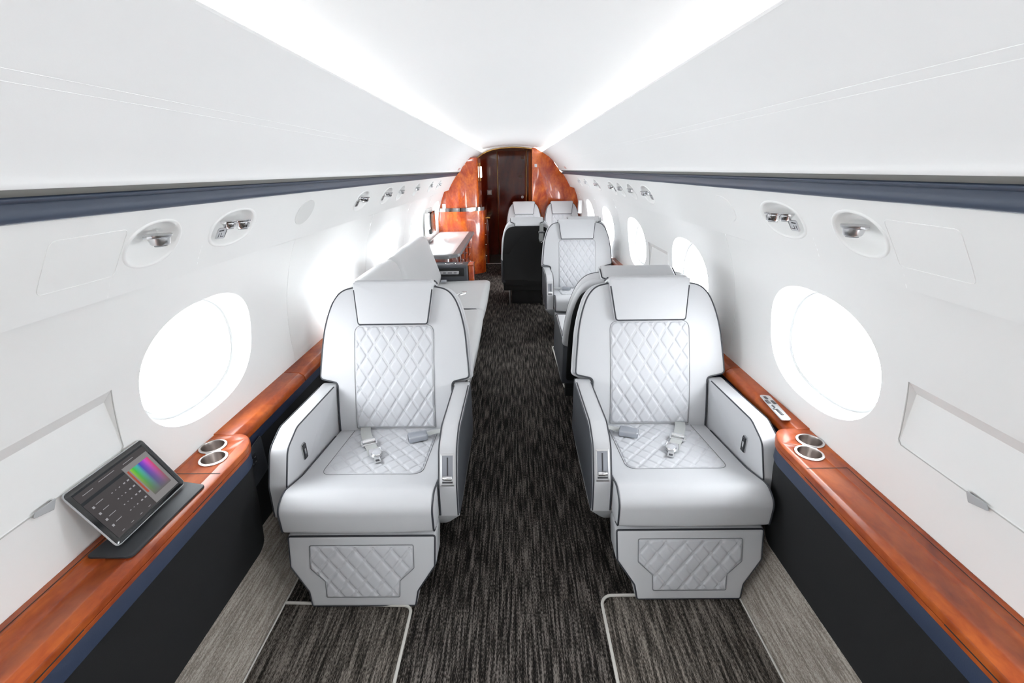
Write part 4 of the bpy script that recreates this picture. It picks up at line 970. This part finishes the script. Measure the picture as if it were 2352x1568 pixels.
# left sliver of bulkhead above the opening and the arch
ar = MB(); vs = []; fs = []
AR = [(x, z) for x, z in [(-.56, 1.68), (-.47, 1.742), (-.40, 1.775), (-.30, 1.803), (-.18, 1.822), (0, 1.832), (.18, 1.824), (.30, 1.808), (.34, 1.80)]]
for i, (x, z) in enumerate(AR): vs += [(x, 7.66, z), (x, 7.71, z+.0), (x*.985, 7.71, z-.014), (x*.985, 8.6, z-.022)]
for i in range(len(AR)-1):
    for k in range(3): a = i*4+k; fs.append((a, a+1, a+5, a+4))
struct(mk('trim_16', vs, fs, GOLD))
vs = []; fs = []
for i, (x, z) in enumerate(AR): vs += [(x, 7.68, z-.002), (x*1.03, 7.65, z+.03), (x*1.06, 7.62, z+.12)]
for i in range(len(AR)-1):
    for k in range(2): a = i*3+k; fs.append((a, a+1, a+4, a+3))
struct(mk('trim_17', vs, fs, CEIL))
# galley beyond
gv = [(-.62, 7.74, 0), (-.62, 8.62, 0), (-.62, 8.62, 1.84), (-.62, 7.74, 1.84), (.34, 7.74, 0), (.34, 8.62, 0), (.34, 8.62, 1.84), (.34, 7.74, 1.84), (-.7, 7.72, 1.86), (.4, 7.72, 1.86), (.4, 8.65, 1.86), (-.7, 8.65, 1.86)]
struct(mk('wall_front', gv, [(0, 1, 2, 3), (4, 5, 6, 7), (1, 5, 6, 2), (8, 9, 10, 11)], WOODD, smooth=False))
struct(mk('trim_18', [(-.5, 7.72, .001), (.32, 7.72, .001), (.32, 8.62, .001), (-.62, 8.62, .001)], [(0, 1, 2, 3)], mat('brown_galley_floor', (.05, .04, .03), .6, bump=(40, .1, .001)), smooth=False))
vs, fs = rbox((-.08, 7.73, .004), (.80, .018, .010), .003); struct(mk('trim_19', vs, fs, SILVER))
gb = MB(); gb.add([(-.9, 7.73, .0), (-.9, 7.73, 1.9), (-.50, 7.73, 1.9), (-.50, 7.73, 0)], [(0, 1, 2, 3)]); struct(gb.build('trim_20', WOODD, smooth=False))
# door
dd = tag(bpy.data.objects.new('door_1', None), None, None, kind='structure'); COL.objects.link(dd); dd.location = (0, 8.58, 0)
O = rpoly([(-.265, .01), (.245, .01), (.245, 1.80), (-.265, 1.80)], .004); vs, fs = pad(O, .03, .004, lambda a, b, w_: (a, .03-w_, b)); mk('door_leaf', vs, fs, WOODD, dd)['kind'] = 'structure'
for x in (-.268, .248): mk('brass_strip', *rbox((x, -.004, .91), (.008, .012, 1.80), .002), GOLD, dd)['kind'] = 'structure'
mk('door_knob', *cyl((.172, -.002, 1.035), .030, .03, (0, -1, 0), bev=.006), CHROME, dd)['kind'] = 'structure'
mk('pull_ring', *tube([(.144+.035*math.cos(R(a)), -.004, 1.383+.010*math.sin(R(a))) for a in range(0, 360, 20)], .0025, True), GOLD, dd)['kind'] = 'structure'
mb_ = MB()
for a in (-.011, .011):
    for b in (-.012, .012): mb_.add(*rbox((.177+a, -.003, 1.691+b), (.016, .004, .018), .002))
mk('door_sign', mb_.v, mb_.f, mat('tan_sign', (.6, .35, .2), .5, bump=(20, .02, .001)), dd)['kind'] = 'structure'
pl = thing('switch_plate', (-.42, 8.605, 1.12), 'small grey switch plate on the dark galley wall left of the far door', 'switch'); mk('plate', *rbox((0, 0, 0), (.085, .01, .085), .006), GREYP, pl); mk('rocker', *rbox((0, -.006, 0), (.05, .004, .05), .002), WHITEP, pl)
ga = thing('galley_counter', (-.48, 8.18, 0), 'dark galley counter with brass rail past the curved cabinet', 'counter')
mk('counter_body', *rbox((-.02, 0, .37), (.18, .8, .74), .01), WOODD, ga); mk('counter_top', *rbox((-.01, 0, .755), (.22, .82, .025), .006), GOLD, ga)
# small pink labels at the ends of the overhead panels
for s in (-1, 1):
    p = OP(.40); lb = thing('warning_label', (s*(p.x-.002), 6.6, p.y-.002), 'small faded pink label on the %s overhead panel near the bulkhead' % ('left' if s < 0 else 'right'), 'label', 'pink warning labels')
    q = Vector((0, 0, 1)).rotation_difference(Vector((-s*.72, 0, -.69))); vs, fs = rbox((0, 0, 0), (.05, .16, .002), .0005); mk('label_face', [q @ v for v in vs], fs, PINK, lb)

# ------------------------------------------------------------------ tablet on the left ledge
tb = thing('tablet', (-1.0, 1.02, .612), 'tablet showing a colour picker, propped on its black cover on the left ledge', 'tablet')
ex = Vector((.0, 1, 0)); ey = Vector((-.50, 0, .866)); ez = Vector((.866, 0, .50))
B0 = Vector((.0, 0, .003))
def TB(a, b, w_): return tuple(B0 + ex*a + ey*b + ez*w_)
O = rpoly([(-.128, -.004), (.128, -.004), (.128, .180), (-.128, .180)], .014, 6); vs, fs = pad(O, .009, .003, TB, seg=3); mk('case', vs, fs, GREYP, tb)
O = inset(O, .003); vs, fs = pad(O, .0015, .0008, lambda a, b, w_: TB(a, b, w_+.0085), seg=2, backr=.0003); sc_ = mk('screen_glass', vs, fs, TBEZ, tb)
def quad(a0, b0, a1, b1, m, nm, h=.0104, par=None):
    vs = [TB(a0, b0, h), TB(a1, b0, h), TB(a1, b1, h), TB(a0, b1, h)]; o = mk(nm, vs, [(0, 1, 2, 3)], m, par or tb, smooth=False); return o
dsp = quad(-.112, .013, .112, .165, SCR_K, 'display')
quad(-.112, .022, .020, .128, SCR_D, 'settings_list', .0107, dsp); quad(-.112, .136, .112, .160, SCR_D, 'title_bar', .0106, dsp); quad(.020, .013, .108, .143, SCR_L, 'picker_panel', .0108, dsp)
quad(-.112, .013, .020, .028, SCR_D, 'footer', .0108, dsp)
hq = quad(.034, .032, .098, .128, HUE, 'colour_picker', .0111, dsp); uvl = hq.data.uv_layers.new(name='UVMap')
me = hq.data
for li, lp in enumerate(me.loops):
    co = Vector(me.vertices[lp.vertex_index].co); a = (co-B0).dot(ex); b = (co-B0).dot(ey); uvl.data[li].uv = ((a-.034)/.064, (b-.032)/.096)
quad(.024, .050, .030, .128, SCR_R, 'colour_bar', .0111, dsp)
mb_ = MB()
def mk_mark(a, b, wd, ht):
    mb_.add([TB(a-wd/2, b-ht/2, .0110), TB(a+wd/2, b-ht/2, .0110), TB(a+wd/2, b+ht/2, .0110), TB(a-wd/2, b+ht/2, .0110)], [(0, 1, 2, 3)])
for i in range(4):
    b = .110-i*.0215; mk_mark(-.098, b, .006, .006); mk_mark(-.078, b+.003, .022-.004*(i % 2), .0015)
    for a, sz_ in ((-.042, .004), (-.030, .003), (-.018, .004), (-.002, .006), (.011, .007)): mk_mark(a, b, sz_, sz_*.6)
for a in (-.09, -.06, -.03, 0): mk_mark(a, .020, .008, .0014)
for a, b, wd in ((-.08, .149, .03), (-.02, .153, .05), (.05, .151, .035)): mk_mark(a, b, wd, .0014)
mb_.build('screen_marks', SCR_W, dsp, smooth=False)
O = rpoly([(-.145, -.135), (.075, -.135), (.105, -.02), (.150, .135), (.150, .150), (-.09, .10)], .01)
O = rpoly([(-.060, -.150), (.058, -.150), (.066, .128), (-.02, .145)], [.012]*4, 6)
vs, fs = extr(O, -.0095, -.003, .002); mk('cover_flap', vs, fs, FOLIO, tb)
vs, fs = rbox((0, 0, 0), (.005, .23, .10), .002); rr_ = Matrix.Rotation(R(-12), 3, 'Y'); mk('stand_flap', [rr_ @ v + Vector((-.118, 0, .050)) for v in vs], fs, FOLIO, tb)
